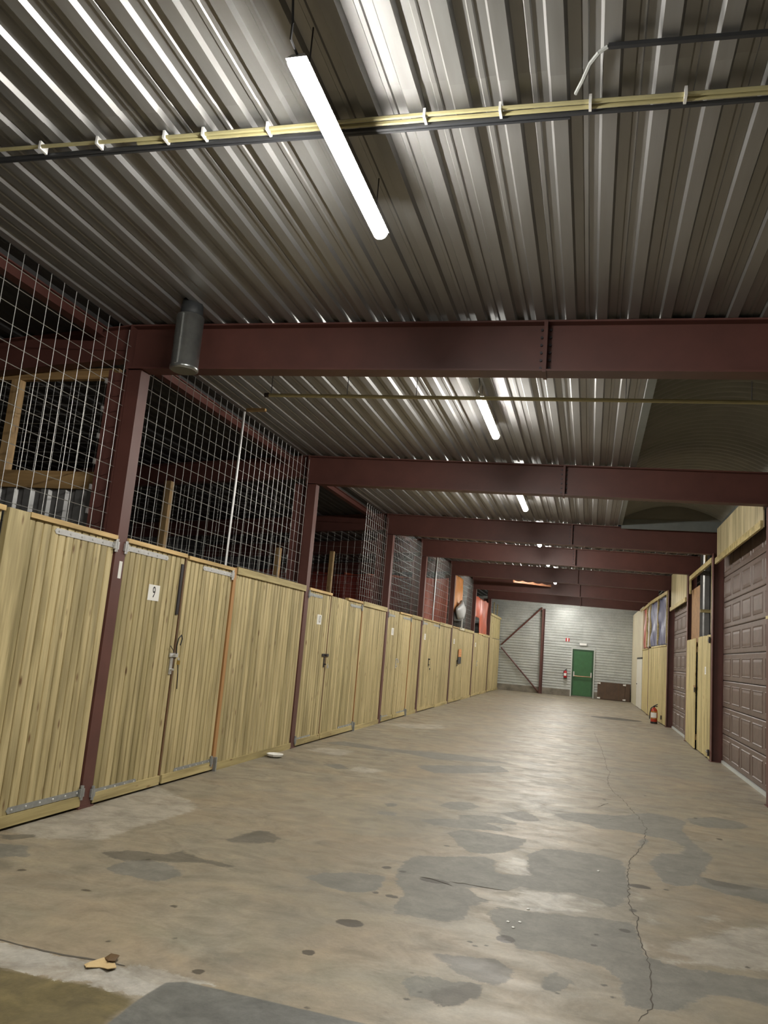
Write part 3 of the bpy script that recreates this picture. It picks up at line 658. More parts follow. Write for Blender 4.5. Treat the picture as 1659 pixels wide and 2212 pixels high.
# stiles at hinge ends: raw orange timber edges
for k, (y, lb) in enumerate([(8.85, 'first orange timber stile from the camera, at the wide board panel'), (14.575, 'second orange timber stile, halfway to the third column'), (18.945, 'third thin timber stile, before the fourth column')]):
    t = thing('gate_stile', lb, 'stile', (A, y, 0), HP)
    lpart('timber', MB().box(-0.035 if k == 0 else -0.017, 0.04 if k == 0 else 0.012, -0.012, 0.08, 0.02, 2.42), M_stile, t)
    lpart('foot_bracket', MB().box(-0.016, 0.012, -0.05, -0.012, 0.0, 0.16), M_zincdull, t)
for y, lb in [(7.636, 'brown timber edge in the gap by the brass padlock'), (12.667, 'brown timber edge in the gap by the dark latch')]:
    t = thing('gate_edge', lb, 'edge', (A, y, 0), HP)
    lpart('timber', MB().box(-0.012, 0.012, 0.0, 0.07, 0.04, 2.40), M_brownedge, t)
# dark steel strip on gate 9, hasps, padlocks and cord
single('steel_strip', MB().box(A+0.001, A+0.012, 7.535, 7.585, 1.77, 2.31), M_bolt, 'dark steel strip upright on the nearest numbered gate', 'strip', (A, 7.56, 1.77))
def hasp(label, y, z, bar=0.16, plate=True, mat=M_zinc):
    t = thing('hasp', label, 'hasp', (A, y, z))
    part('bar', MB().box(A+0.006, A+0.016, y-bar/2, y+bar/2, z-0.022, z+0.022), mat, t)
    if plate:
        part('plate', MB().box(A+0.004, A+0.012, y-0.055, y-0.005, z-0.20, z-0.03), mat, t)
        part('staple', MB().tube((A+0.01, y-0.03, z-0.15), (A+0.045, y-0.03, z-0.15), 0.012, 8), mat, t)
    part('knob', MB().tube((A+0.012, y-0.02, z), (A+0.05, y-0.02, z), 0.014, 8), mat, t)
    return t
hasp('shiny steel hasp above the brass padlock', 7.60, 1.345, 0.17)
padlock('brass padlock on the nearest numbered gate', 0, 7.655, A+0.045, 1.27)
hasp('dark steel cross bar latch on the second numbered gate', 12.60, 1.39, 0.34, True, M_bolt)
padlock('steel padlock hanging below the dark cross bar latch', 0, 12.66, A+0.045, 1.20, 1, M_zinc)
hasp('small pale latch on the third numbered gate', 17.67, 1.34, 0.12); padlock('pale padlock on the third numbered gate', 0, 17.69, A+0.045, 1.29, 1, M_zinc)
hasp('small dark latch on the fourth numbered gate', 21.46, 1.36, 0.14, True, M_bolt); padlock('dark padlock on the fourth numbered gate', 0, 21.48, A+0.045, 1.1, 1, M_bolt)
hasp('small dark latch beside the orange and black poster', 26.26, 1.33, 0.14, True, M_bolt); hasp('small latch on the gate under the orange tarp', 31.07, 1.33, 0.12)
mb = MB().path([(A+0.03, 7.62, 1.36), (A+0.035, 7.60, 1.44), (A+0.04, 7.61, 1.52), (A+0.045, 7.655, 1.56), (A+0.045, 7.68, 1.52), (A+0.04, 7.66, 1.45)], 0.006)
mb.path([(A+0.03, 7.66, 1.30), (A+0.04, 7.685, 1.15), (A+0.03, 7.72, 0.99)], 0.005).path([(A+0.02, 7.58, 1.38), (A+0.03, 7.48, 1.44)], 0.004)
single('tie_cord', mb, M_black, 'thin black cord looped through the hasp of the nearest numbered gate', 'cord', (A, 7.64, 1.3))
single('paper_scrap', MB().box(A+0.0125, A+0.0135, 6.385, 6.435, 2.04, 2.20), M_paper, 'small torn white sticker on the nearest red post', 'sticker', (A+0.013, 6.41, 2.04))
# orange and black poster hanging on the fence of bay 13
t = thing('poster', 'narrow hanging poster, orange above and black below, on the far left gates', 'poster', (A+0.03, 26.62, 1.24))
part('orange_sheet', MB().box(A+0.028, A+0.034, 26.33, 26.95, 1.46, 1.72), M_orange, t); part('black_sheet', MB().box(A+0.028, A+0.034, 26.33, 26.95, 1.235, 1.458), M_rubber, t)
for z in (1.50, 1.57, 1.64): part('text_band', MB().box(A+0.034, A+0.036, 26.38, 26.9, z, z+0.025), M_peach, t)

# ---------------------------------------------------------------- welded mesh above the fence
def mesh_panel(label, p0, p1, z0, z1, step=0.155, r=0.0028, name='mesh_panel', hstep=None, spikes=0.0):
    p0, p1 = Vector(p0), Vector(p1); Ln = (p1-p0).length; d = (p1-p0)/Ln; mb = MB()
    n = int(Ln/step); nrm = Vector((-d.y, d.x, 0))
    def stick(a, b):
        a, b = Vector(a), Vector(b); ax = (b-a).normalized(); s1 = nrm*r*1.0; s2 = ax.cross(nrm)*r
        vs = [a+s1, a+s2, a-s1, a-s2, b+s1, b+s2, b-s1, b-s2]
        mb.add(vs, [(0, 1, 5, 4), (1, 2, 6, 5), (2, 3, 7, 6), (3, 0, 4, 7)])
    for i in range(n+1):
        q = p0 + d*(i*step + (Ln-n*step)/2); stick((q.x, q.y, z0), (q.x, q.y, z1 + spikes))
    hs = hstep or step; k = 0
    while z0 + 0.03 + k*hs < z1:
        z = z0 + 0.03 + k*hs; a = p0 + nrm*r*1.5; b = p1 + nrm*r*1.5; stick((a.x, a.y, z), (b.x, b.y, z)); k += 1
    return single(name, mb, M_wire, label, 'wire mesh', ((p0.x+p1.x)/2, (p0.y+p1.y)/2, z0))
XM = A - 0.11
mesh_panel('wire mesh above the gates left of the nearest column', (XM, 3.2, 0), (XM, YP[0]-0.11, 0), 2.30, 4.28, 0.163, 0.0032, hstep=0.149, spikes=0.13)
mesh_panel('wire mesh between the nearest and second left columns', (XM, YP[0]+0.11, 0), (XM, YP[1]-0.11, 0), 2.30, 4.36, 0.163, 0.0032, hstep=0.149, spikes=0.06)
mesh_panel('wire mesh beside the open gap, left of the third column', (XM, 14.66, 0), (XM, YP[2]-0.11, 0), 2.38, 4.40, 0.155, 0.0034)
mesh_panel('wire mesh between the third and fourth left columns', (XM, YP[2]+0.11, 0), (XM, YP[3]-0.11, 0), 2.38, 4.38, 0.155, 0.0034)
mesh_panel('wire mesh in front of the bright red tarp', (XM, YP[3]+0.11, 0), (XM, YP[4]-0.11, 0), 2.38, 4.38, 0.155, 0.0034, hstep=0.2)
mesh_panel('wire mesh behind the orange sheet and grey bag', (XM, YP[4]+0.11, 0), (XM, YP[5]-0.11, 0), 2.38, 4.38, 0.155, 0.0034)
for k in (1, 2, 3):
    y = YP[k]+0.13
    mesh_panel('wire mesh partition inside the cages at the %s column' % ORD[k], (-10.7, y, 0), (A-0.36, y, 0), 1.9, 4.0 if k != 2 else 4.1, 0.165, 0.0017)
# partition beside the nearest column: timber frame, corrugated sheet and mesh
yp = YP[0] + 0.13
t = thing('cage_partition', 'timber framed cage wall with corrugated sheet beside the nearest column', 'partition', (-6.5, yp, 0))
part('header', MB().box(-8.4, -4.64, yp-0.03, yp+0.03, 4.02, 4.13), M_timber_h, t)
part('rail', MB().box(-8.4, -4.60, yp-0.05, yp+0.03, 2.885, 3.06), M_timber_h, t)
for x in (-5.83, -4.68, -7.1, -8.3): part('stud', MB().box(x-0.05, x+0.05, yp-0.045, yp+0.045, 3.06, 4.02), M_timber, t)
P = []; x = -8.4
while x < -4.64: P += [(x, 0), (x+0.05, 0), (x+0.075, 0.03), (x+0.16, 0.03), (x+0.185, 0)]; x += 0.2
mm = len(P)
part('corrugated_sheet', MB().add([(x, yp-d, 0.0) for x, d in P]+[(x, yp-d, 2.885) for x, d in P], [(i, i+1, i+1+mm, i+mm) for i in range(mm-1)]), M_deck, t)
mesh_panel('small wire mesh filling the timber framed cage opening', (-8.35, yp+0.06, 0), (-4.62, yp+0.06, 0), 2.95, 4.05, 0.10, 0.002)
single('timber_post', MB().box(-6.05, -5.95, 9.9, 10.0, 0, 3.72), M_timber, 'rough timber post standing behind the mesh of the nearest cage', 'post', (-6.0, 9.95, 0))
single('timber_post', MB().box(-6.05, -5.95, 14.2, 14.3, 0, 3.35), M_timber, 'rough timber post behind the mesh, farther from the camera', 'post', (-6.0, 14.25, 0))
single('timber_post', MB().box(-5.73, -5.64, 16.55, 16.65, 0, 3.62), M_timber, 'slim timber post seen through the open gap by the third column', 'post', (-5.68, 16.6, 0))
# thin pale poles
single('metal_pole', MB().tube((A-0.085, 8.745, 2.3), (A-0.085, 8.775, 4.41), 0.016, 8), M_zinc, 'thin pale metal pole in front of the nearest cage mesh', 'pole', (A-0.05, 8.75, 2.0))
single('timber_bracket', MB().box(A-0.06, A+0.20, 8.76, 8.81, 4.42, 4.455), M_timber_h, 'short timber bracket at the top of the pale pole', 'bracket', (A, 8.78, 4.42))
single('metal_pole', MB().tube((A-0.082, 22.05, 2.3), (A-0.082, 22.1, 4.41), 0.018, 8), M_zinc, 'pale metal pole in front of the red tarp farther down the hall', 'pole', (A-0.05, 22.07, 2.0))

# ---------------------------------------------------------------- tarps and things above the left fence
def cloth(name, label, cat, p0, p1, z0, z1, m, amp=0.05, waves=5, seed=1, hole=None, dirn=None, nu=48, nz=30):
    p0, p1 = Vector(p0), Vector(p1); d = (p1-p0); nrm = Vector((-d.y, d.x, 0)).normalized(); r = random.Random(seed)
    ph = [r.uniform(0, 6.28) for _ in range(4)]; vs = []; fs = []
    for j in range(nz+1):
        t = j/nz
        for i in range(nu+1):
            s = i/nu
            off = amp*(math.sin(waves*6.28*s+ph[0]+t*1.2)*0.5 + math.sin(waves*2.3*6.28*s+ph[1]-t*2)*0.25 + math.sin((s+t)*9+ph[2])*0.35 + math.sin((2*s-t)*13+ph[3])*0.2)
            q = p0 + d*s + nrm*off; ztop = z1 - 0.04*abs(math.sin(3.14*s*4)); vs.append((q.x, q.y, z0+(ztop-z0)*t))
    for j in range(nz):
        for i in range(nu):
            s, t = (i+.5)/nu, (j+.5)/nz
            if hole and hole[0] < s < hole[1] and hole[2] < t < hole[3]: continue
            a = j*(nu+1)+i; fs.append((a, a+1, a+nu+2, a+nu+1))
    o = single(name, MB().add(vs, fs), m, label, cat, tuple((p0+p1)/2)[:2]+(z0,), smooth=True)
    md = o.modifiers.new('thickness', 'SOLIDIFY'); md.thickness = 0.004
    return o
cloth('hanging_tarp', 'dark red tarp across the cages at the fourth column', 'tarp', (-10.0, YP[3]+0.25, 0), (A-0.40, YP[3]+0.25, 0), 0.02, 3.5, M_tarpdk, 0.05, 7, 3)
cloth('hanging_tarp', 'bright red creased tarp behind the mesh before the fifth column', 'tarp', (-8.0, YP[4]-0.2, 0), (A-0.16, YP[4]-0.2, 0), 0.02, 3.92, M_tarp, 0.07, 4, 5)
cloth('hanging_tarp', 'orange tarp with a square opening past the sixth column', 'tarp', (A-0.10, YP[5]+0.12, 0), (A-0.10, YP[6]-0.12, 0), 2.35, 3.86, M_tarp, 0.05, 4, 8, hole=(0.0, 0.42, 0.0, 0.47))
cloth('hanging_tarp', 'dark red tarp behind the square opening of the orange tarp', 'tarp', (A-1.2, YP[5]+0.1, 0), (A-1.2, YP[6]-0.1, 0), 0.02, 3.5, M_tarpdk, 0.05, 4, 9)
cloth('hanging_sheet', 'orange sheet hanging beside the fifth left column', 'sheet', (A-0.02, 25.05, 0), (A-0.02, 26.75, 0), 2.9, 4.12, M_orange, 0.03, 1.5, 12, nu=20, nz=14)
bag = MB(); vs = []
for j in range(9):
    t = j/8
    for i in range(12):
        an = 2*math.pi*i/12; ry = 0.95*math.sin(min(1, 0.25+t)*math.pi*0.62)*(1 if t < .6 else 1-0.9*(t-.6)/.4); vs.append((A+0.10+0.10*math.cos(an)*(1-0.4*t), 25.85+ry*math.sin(an), 2.72+0.56*t+0.05*math.sin(an)))
bag.add(vs, [(j*12+i, j*12+(i+1) % 12, (j+1)*12+(i+1) % 12, (j+1)*12+i) for j in range(8) for i in range(12)]+[tuple(range(11, -1, -1)), tuple(range(96, 108))])
t = thing('plastic_bag', 'grey bag hanging over the fence under the orange sheet', 'bag', (A+0.1, 25.85, 2.7))
part('bag_body', bag, M_greybag, t, True); part('black_hem', MB().add([(A+0.02, 24.95, 2.84), (A+0.05, 26.9, 2.84), (A+0.05, 26.9, 2.70), (A+0.02, 25.0, 2.60), (A+0.04, 24.95, 2.84), (A+0.07, 26.9, 2.84), (A+0.07, 26.9, 2.70), (A+0.04, 25.0, 2.60)],
     [(3, 2, 1, 0), (4, 5, 6, 7), (0, 1, 5, 4), (2, 3, 7, 6), (1, 2, 6, 5), (3, 0, 4, 7)]), M_black, t)
part('hanging_strap', MB().tube((A+0.06, 26.5, 2.40), (A+0.06, 26.4, 2.86), 0.02, 6), M_white, t)
# slatted boards above the last bay
t = thing('slat_panel', 'upper panel of upright pale slats above the last left gates', 'slat panel', (A-0.02, 36.7, 2.38))
for i in range(13): part('slat', MB().box(A-0.03, A-0.01, 34.75+i*0.315, 34.98+i*0.315, 2.38, 3.36), M_board_r, t)
part('top_rail', MB().box(A-0.008, A+0.03, 34.72, 38.85, 3.34, 3.44), M_rail, t)
for i in range(3): part('upper_stud', MB().box(A-0.06, A-0.02, 34.8+i*1.3, 34.87+i*1.3, 3.44, 4.0), M_board_r, t)
cloth('hanging_strip', 'peach coloured strip sagging under the roof before the sixth beam', 'sheet', (-2.75, 28.2, 0), (-1.45, 29.2, 0), 4.24, 4.34, M_peach, 0.02, 1, 15, nu=16, nz=4)

# ---------------------------------------------------------------- right-hand wall
# near garage door (sectional, embossed panels)
def garage(name, label, x, y0, y1, ztop, rows, ncol):
    t = thing(name, label, 'garage door', (x, (y0+y1)/2, 0), kind='structure')
    h = ztop/rows; W = y1-y0; pw = W/ncol
    mb = MB().box(0, 0.04, -W/2, W/2, 0.006, h-0.006)
    mb.add([(0, -W/2, 0.006), (-0.008, -W/2, 0.02), (-0.008, -W/2, h-0.02), (0, -W/2, h-0.006), (0, W/2, 0.006), (-0.008, W/2, 0.02), (-0.008, W/2, h-0.02), (0, W/2, h-0.006)],
           [(0, 1, 5, 4), (1, 2, 6, 5), (2, 3, 7, 6), (0, 3, 2, 1), (4, 5, 6, 7)])
    for c in range(ncol):
        a, b = -W/2+pw*c+pw*0.10, -W/2+pw*(c+1)-pw*0.10; z0, z1 = h*0.17, h*0.83
        o = -0.008; e = 0.028
        for (A0, B0, C0, D0, dep) in ((a, b, z0, z1, 0.012),):
            # raised bead around a raised field
            P0 = [(o, A0, C0), (o, B0, C0), (o, B0, D0), (o, A0, D0)]
            P1 = [(o-dep, A0+e*.5, C0+e*.5), (o-dep, B0-e*.5, C0+e*.5), (o-dep, B0-e*.5, D0-e*.5), (o-dep, A0+e*.5, D0-e*.5)]
            P2 = [(o-0.001, A0+e, C0+e), (o-0.001, B0-e, C0+e), (o-0.001, B0-e, D0-e), (o-0.001, A0+e, D0-e)]
            P3 = [(o-0.008, A0+e*2.4, C0+e*2.4), (o-0.008, B0-e*2.4, C0+e*2.4), (o-0.008, B0-e*2.4, D0-e*2.4), (o-0.008, A0+e*2.4, D0-e*2.4)]
            fs = []
            for r in range(3):
                for k in range(4): fs.append((r*4+k, (r+1)*4+k, (r+1)*4+(k+1) % 4, r*4+(k+1) % 4))
            fs.append((12, 15, 14, 13)); mb.add(P0+P1+P2+P3, fs)
    me = mb.mesh('door_panel'); me.materials.append(M_garage)
    for r in range(rows): link('door_panel', me, None, t, (0, 0, r*h+0.05))
    part('bottom_seal', MB().box(x-0.03, x+0.04, y0, y1, 0.0, 0.052), M_alu, t)
    return t
garage('door_1', 'near brown sectional garage door with embossed panels', 2.46, 11.65, 16.22, 3.9, 8, 5)
garage('door_2', 'far brown sectional garage door between two red columns', 2.36, 20.48, 24.38, 3.6, 7, 4)
def board_header(label, x, y0, y1, z0, z1, zt=None):
    t = thing('header_panel', label, 'panel', (x, (y0+y1)/2, z0)); n = max(2, round((y1-y0)/0.62)); w = (y1-y0)/n
    for i in range(n): part('plywood_sheet', MB().box(x, x+0.018, y0+i*w+0.003, y0+(i+1)*w-0.003, z0+0.02, z1), M_ply, t)
    part('bottom_batten', MB().box(x-0.035, x-0.001, y0, y1, z0, z0+0.11), M_rail, t)
    return t
board_header('cream plywood header above the near garage door', 2.25, 11.62, 15.75, 3.66, 4.34)
board_header('cream plywood header above the far garage door', 2.24, 20.46, 24.30, 3.30, 4.36)
# gates between the second and third right columns; local x runs towards the camera
RH_ = -HP
leaf('pale pine right-hand gate leaf with small number, next to the near garage column', 18.30, 1.86, rot=RH_, x=2.252, h=2.37, zb=0.03, cap=None, rail=False, mat=M_board_r, wob=0.012,
     straps=[(1.55, 1.80, 2.26, 1.85, M_bolt), (1.45, 1.80, 0.14, 1.85, M_bolt)], txt=(1.22, 1.67, '8', 0.20, 0.15, 0.15))
leaf('slightly ajar pale pine gate leaf beside the far garage door', 20.22, 1.86, rot=RH_-0.018, x=2.24, h=2.35, zb=0.03, cap=None, rail=False, mat=M_board_r, wob=0.006)
t = thing('hasp', 'rusty latch joining the pale right-hand gate leaves', 'hasp', (2.23, 18.33, 1.32))
part('bar', MB().box(2.195, 2.208, 18.18, 18.50, 1.30, 1.345), M_timber_h, t); part('plate', MB().box(2.19, 2.205, 18.28, 18.38, 1.20, 1.30), M_bolt, t)
leaf('pale pine gate leaf at the right frame edge', 11.50, 1.45, rot=RH_, x=2.285, h=2.40, zb=0.03, rail=False, mat=M_board_r, capmat=M_board_r)
leaf('pale pine gate leaf out by the right frame edge, nearer the camera', 10.03, 1.45, rot=RH_, x=2.285, h=2.40, zb=0.03, rail=False, mat=M_board_r, capmat=M_board_r)
# open frame above those gates
t = thing('timber_screen', 'open timber frame above the pale right-hand gates', 'frame', (2.27, 18.2, 2.4))
part('top_rail', MB().box(2.25, 2.30, 16.47, 20.05, 3.78, 3.88), M_rail, t); part('far_stud', MB().box(2.25, 2.283, 19.85, 20.0, 3.45, 3.78), M_rail, t)
part('mid_rail', MB().box(2.32, 3.4, 18.53, 18.575, 2.93, 3.0), M_rail, t); part('upper_stud', MB().box(2.27, 2.31, 17.45, 17.52, 3.88, 4.38), M_rail, t)
part('near_stud', MB().box(2.26, 2.31, 16.47, 16.52, 2.40, 3.78), M_rail, t)
single('chipboard_sheet', MB().box(2.335, 2.355, 18.66, 20.2, 2.0, 3.56), M_chip, 'upright brown chipboard sheet above the ajar right-hand gate', 'board', (2.345, 19.4, 2.0))
P = []; x = 2.32
while x < 6.5: P += [(x, 0), (x+0.06, 0), (x+0.09, 0.035), (x+0.19, 0.035), (x+0.22, 0)]; x += 0.25
mm = len(P)
single('corrugated_partition', MB().add([(x, 18.62-d, 0.0) for x, d in P]+[(x, 18.62-d, 4.3) for x, d in P], [(i, i+1, i+1+mm, i+mm) for i in range(mm-1)]), M_deck, 'corrugated steel partition inside the right-hand bay', 'partition', (4.5, 18.62, 0))
single('wall_lamp', MB().lathe((2.55, 17.5, 3.62), [(0.02, 0.06), (0.03, 0.05), (0.03, 0.0), (0.018, -0.03)], 10), M_white, 'small white bulb holder under the open timber frame', 'lamp holder', (2.55, 17.5, 3.6))
# far right gates with tarps above; the wall bends inwards here
def rleaf(label, y0, y1, **kw):                # y1 is the far end; local x runs towards the camera
    dx, dy = xr(y0)-xr(y1), y0-y1
    return leaf(label, y1, math.hypot(dx, dy), rot=math.atan2(dy, dx), x=xr(y1)-0.005, rail=False, mat=M_board_r, capmat=M_board_r, zb=0.03, **kw)
rleaf('pale pine strip of gate beside the column behind the floor extinguisher', 24.62, 25.35, h=2.30)
rleaf('wide pale pine gate leaf behind the floor extinguisher', 25.37, 28.35, h=2.30, straps=[(2.7, 2.94, 0.2, 2.96, M_bolt)])
rleaf('pale pine gate leaf under the white tarp', 28.40, 29.40, h=2.30, cap=None)
rleaf('pale pine gate leaf under the red tarp, next to the white door', 29.72, 32.55, h=2.28)
cloth('hanging_tarp', 'blue tarp in a pale frame above the right-hand gates', 'tarp', (xr(24.8)+0.05, 24.75, 0), (xr(29)+0.05, 29.0, 0), 2.36, 3.84, M_blue, 0.05, 6, 21)
cloth('hanging_tarp', 'milky white tarp strip between the blue and red tarps', 'tarp', (xr(29.2)+0.05, 29.1, 0), (xr(30.5)+0.05, 30.6, 0), 2.36, 3.84, M_clear, 0.05, 3, 22, nu=20)
cloth('hanging_tarp', 'red tarp near the white door on the right', 'tarp', (xr(30.7)+0.05, 30.7, 0), (xr(33.6)+0.05, 33.6, 0), 2.34, 3.84, M_pinkred, 0.05, 4, 23)
t = thing('tarp_screen', 'pale timber frame around the blue and red tarps', 'frame', (xr(28), 28, 2.4))
def bar_along(y0, y1, z0, z1, w=0.05):
    x0, x1 = xr(y0)-0.02, xr(y1)-0.02
    return MB().add([(x0, y0, z0), (x0+w, y0, z0), (x1+w, y1, z0), (x1, y1, z0), (x0, y0, z1), (x0+w, y0, z1), (x1+w, y1, z1), (x1, y1, z1)], [(3,2,1,0),(4,5,6,7),(0,1,5,4),(1,2,6,5),(2,3,7,6),(3,0,4,7)])
part('top_rail', bar_along(24.62, 29.05, 3.84, 3.94), M_rail, t); part('top_rail', bar_along(29.05, 33.7, 3.84, 3.94), M_rail, t)
for y in (24.66, 26.8, 29.05, 30.65): part('stud', bar_along(y, y+0.12, 2.38, 3.84), M_rail, t)
# cream boarded wall and white door at the far right
t = thing('wall_corner', 'cream boarded wall piece in the far right corner', 'wall', (1.95, 36.5, 0), kind='structure')
ys = [32.6, 33.6, 34.6, 35.5, 36.4, 37.3, 38.15, 38.9]
for i in range(7):
    y0, y1 = ys[i], ys[i+1]; z0 = 2.02 if i < 3 else 0.0
    part('board', bar_along(y0+0.006, y1-0.006, z0, 4.0, 0.06), M_cream, t)
for i in range(3): part('batten', bar_along(ys[i+1]+1.0-0.04, ys[i+1]+1.04, 2.1 if i < 2 else 0.0, 4.0, 0.03), M_cream, t)
d3 = thing('door_4', 'narrow white door in the far right corner', 'door', (xr(34), 34, 0), kind='structure')
part('leaf', bar_along(32.64, 35.46, 0.02, 1.95, 0.045), M_whitedoor, d3)
part('dark_gap', bar_along(32.64, 35.46, 1.96, 2.015, 0.045), M_black, d3)
part('handle', MB().box(xr(35)-0.05, xr(35)-0.02, 35.05, 35.25, 0.92, 0.95), M_bolt, d3)

# ---------------------------------------------------------------- end wall things
ye = YEND
g = thing('door_3', 'green steel exit door with push bar in the end wall', 'door', (-0.3, ye, 0), kind='structure')
part('leaf', MB().box(-0.725, 0.115, ye-0.025, ye+0.03, 0.06, 2.14), M_green, g)
part('frame', MB().box(-0.795, -0.73, ye-0.035, ye+0.05, 0.0, 2.22).box(0.12, 0.185, ye-0.035, ye+0.05, 0.0, 2.22).box(-0.73, 0.12, ye-0.035, ye+0.05, 2.145, 2.22), M_greendk, g)
part('trim', MB().box(-0.85, -0.797, ye-0.045, ye+0.05, 0.0, 2.275).box(0.187, 0.24, ye-0.045, ye+0.05, 0.0, 2.275).box(-0.797, 0.187, ye-0.045, ye+0.05, 2.222, 2.275), M_alu, g)
pb = part('push_bar', MB().tube((-0.70, ye-0.12, 0.965), (0.09, ye-0.12, 0.965), 0.022, 8), M_bar, g)
for x in (-0.70, 0.09): part('bar_arm', MB().box(x-0.025, x+0.025, ye-0.13, ye-0.026, 0.94, 1.17), M_zinc, pb)
part('threshold', MB().box(-0.8, 0.19, ye-0.15, ye+0.05, 0.0, 0.05), M_conc, g)
def beam_bar(p, q, w, d): return MB().tube(p, q, w/2, 4)
t = thing('steel_column', 'red steel column standing against the grey end wall', 'column', (-2.22, ye-0.1, 0))
h_column(t, -2.295, -2.15, ye-0.11, zbeam(-2.2), 0.08)
part('base_plate', MB().box(-2.33, -2.12, ye-0.21, ye-0.022, 0, 0.015), M_red, t)
single('steel_brace', MB().tube((-2.31, ye-0.09, 4.08), (-4.19, ye-0.09, 2.15), 0.04, 6), M_red, 'upper diagonal red brace on the end wall', 'brace', (-3.3, ye-0.09, 2.1))
single('steel_brace', MB().tube((-2.31, ye-0.09, 0.06), (-4.19, ye-0.09, 2.03), 0.04, 6), M_red, 'lower diagonal red brace on the end wall', 'brace', (-3.3, ye-0.09, 0.06))
def extinguisher(label, x, y, z, h, m, band=False, label_side=-1):
    t = thing('fire_extinguisher', label, 'extinguisher', (x, y, z)); r = h*0.17
    bod = part('cylinder', MB().lathe((x, y, z), [(r*.9, 0.0), (r, 0.02), (r, h*.62), (r*.85, h*.72), (r*.4, h*.79), (r*.3, h*.82)], 20), m, t, True)
    part('base_ring', MB().lathe((x, y, z), [(r*1.03, 0.0), (r*1.03, h*.10)], 20), M_black, t)
    part('valve', MB().lathe((x, y, z+h*.82), [(r*.3, 0), (r*.3, h*.06), (r*.18, h*.08)], 10), M_bolt, t)
    part('handle', MB().tube((x-r*.1, y, z+h*.88), (x+r*.9, y-r*.5, z+h*.99), r*.16, 6).tube((x-r*.1, y, z+h*.86), (x+r*.9, y-r*.5, z+h*.88), r*.14, 6), M_black, t)
    part('hose', MB().path([(x-r*.2, y-r*.2, z+h*.86), (x-r*.9, y-r*.2, z+h*.78), (x-r*1.25, y-r*.2, z+h*.5), (x-r*1.3, y-r*.1, z+h*.22)], r*.13), M_black, t)
    part('paper_label', MB().add([(x+1.015*r*math.cos(a), y+1.015*r*math.sin(a), z+h*zz) for zz in (.30, .56) for a in [math.radians(200+i*14) for i in range(9)]], [(i, i+1, i+10, i+9) for i in range(8)]), M_white, t)
    if band:
        for zz in (.24, .58): part('band', MB().lathe((x, y, z), [(r*1.01, h*zz), (r*1.01, h*(zz+.035))], 20), M_brass, t)
    return t
extinguisher('red fire extinguisher hung on the end wall left of the green door', -1.09, ye-0.10, 0.80, 0.46, M_fire)
part('bracket', MB().box(-1.12, -1.06, ye-0.03, ye, 1.0, 1.1), M_bolt, [o for o in C.objects if o.name.startswith('fire_extinguisher')][0])
extinguisher('orange-red fire extinguisher standing on the floor by the right-hand gates', 1.93, 25.45, 0.0, 0.58, M_fireor, True)
t = thing('wall_sign', 'small red and white striped sign on the end wall', 'sign', (-1.055, ye-0.02, 2.55))
part('plate', MB().box(-1.145, -0.965, ye-0.022, ye-0.012, 2.55, 2.71), M_fire, t)
part('white_stripe', MB().box(-1.08, -1.025, ye-0.026, ye-0.022, 2.555, 2.705), M_paper, t)
t = thing('exit_light', 'white emergency light box above the green door', 'light box', (-0.32, ye-0.06, 2.41))
part('housing', MB().box(-0.50, -0.14, ye-0.06, ye, 2.405, 2.525), M_lens, t); part('lens', MB().box(-0.48, -0.16, ye-0.075, ye-0.06, 2.425, 2.515), M_white, t)
t = thing('folding_table', 'brown folded table standing on edge against the end wall', 'table', (1.12, ye-0.22, 0))
part('table_top', MB().box(0.40, 1.63, ye-0.235, ye-0.20, 0.02, 0.80), M_brown, t); part('side_leaf', MB().box(1.64, 1.86, ye-0.235, ye-0.20, 0.02, 0.80), M_brown, t)
part('back_leaf', MB().box(0.42, 1.88, ye-0.16, ye-0.12, 0.0, 0.79), M_brown, t)
for x in (0.46, 1.60):
    for z in (0.06, 0.735): part('corner_fitting', MB().box(x-0.06, x+0.06, ye-0.262, ye-0.236, z-0.022, z+0.035).tube((x+0.05, ye-0.25, z-0.03), (x+0.05, ye-0.25, z+0.045), 0.025, 8), M_white, t)
for x in (0.75, 1.35): part('groove_strip', MB().box(x-0.008, x+0.008, ye-0.24, ye-0.235, 0.03, 0.79), M_brownedge, t)

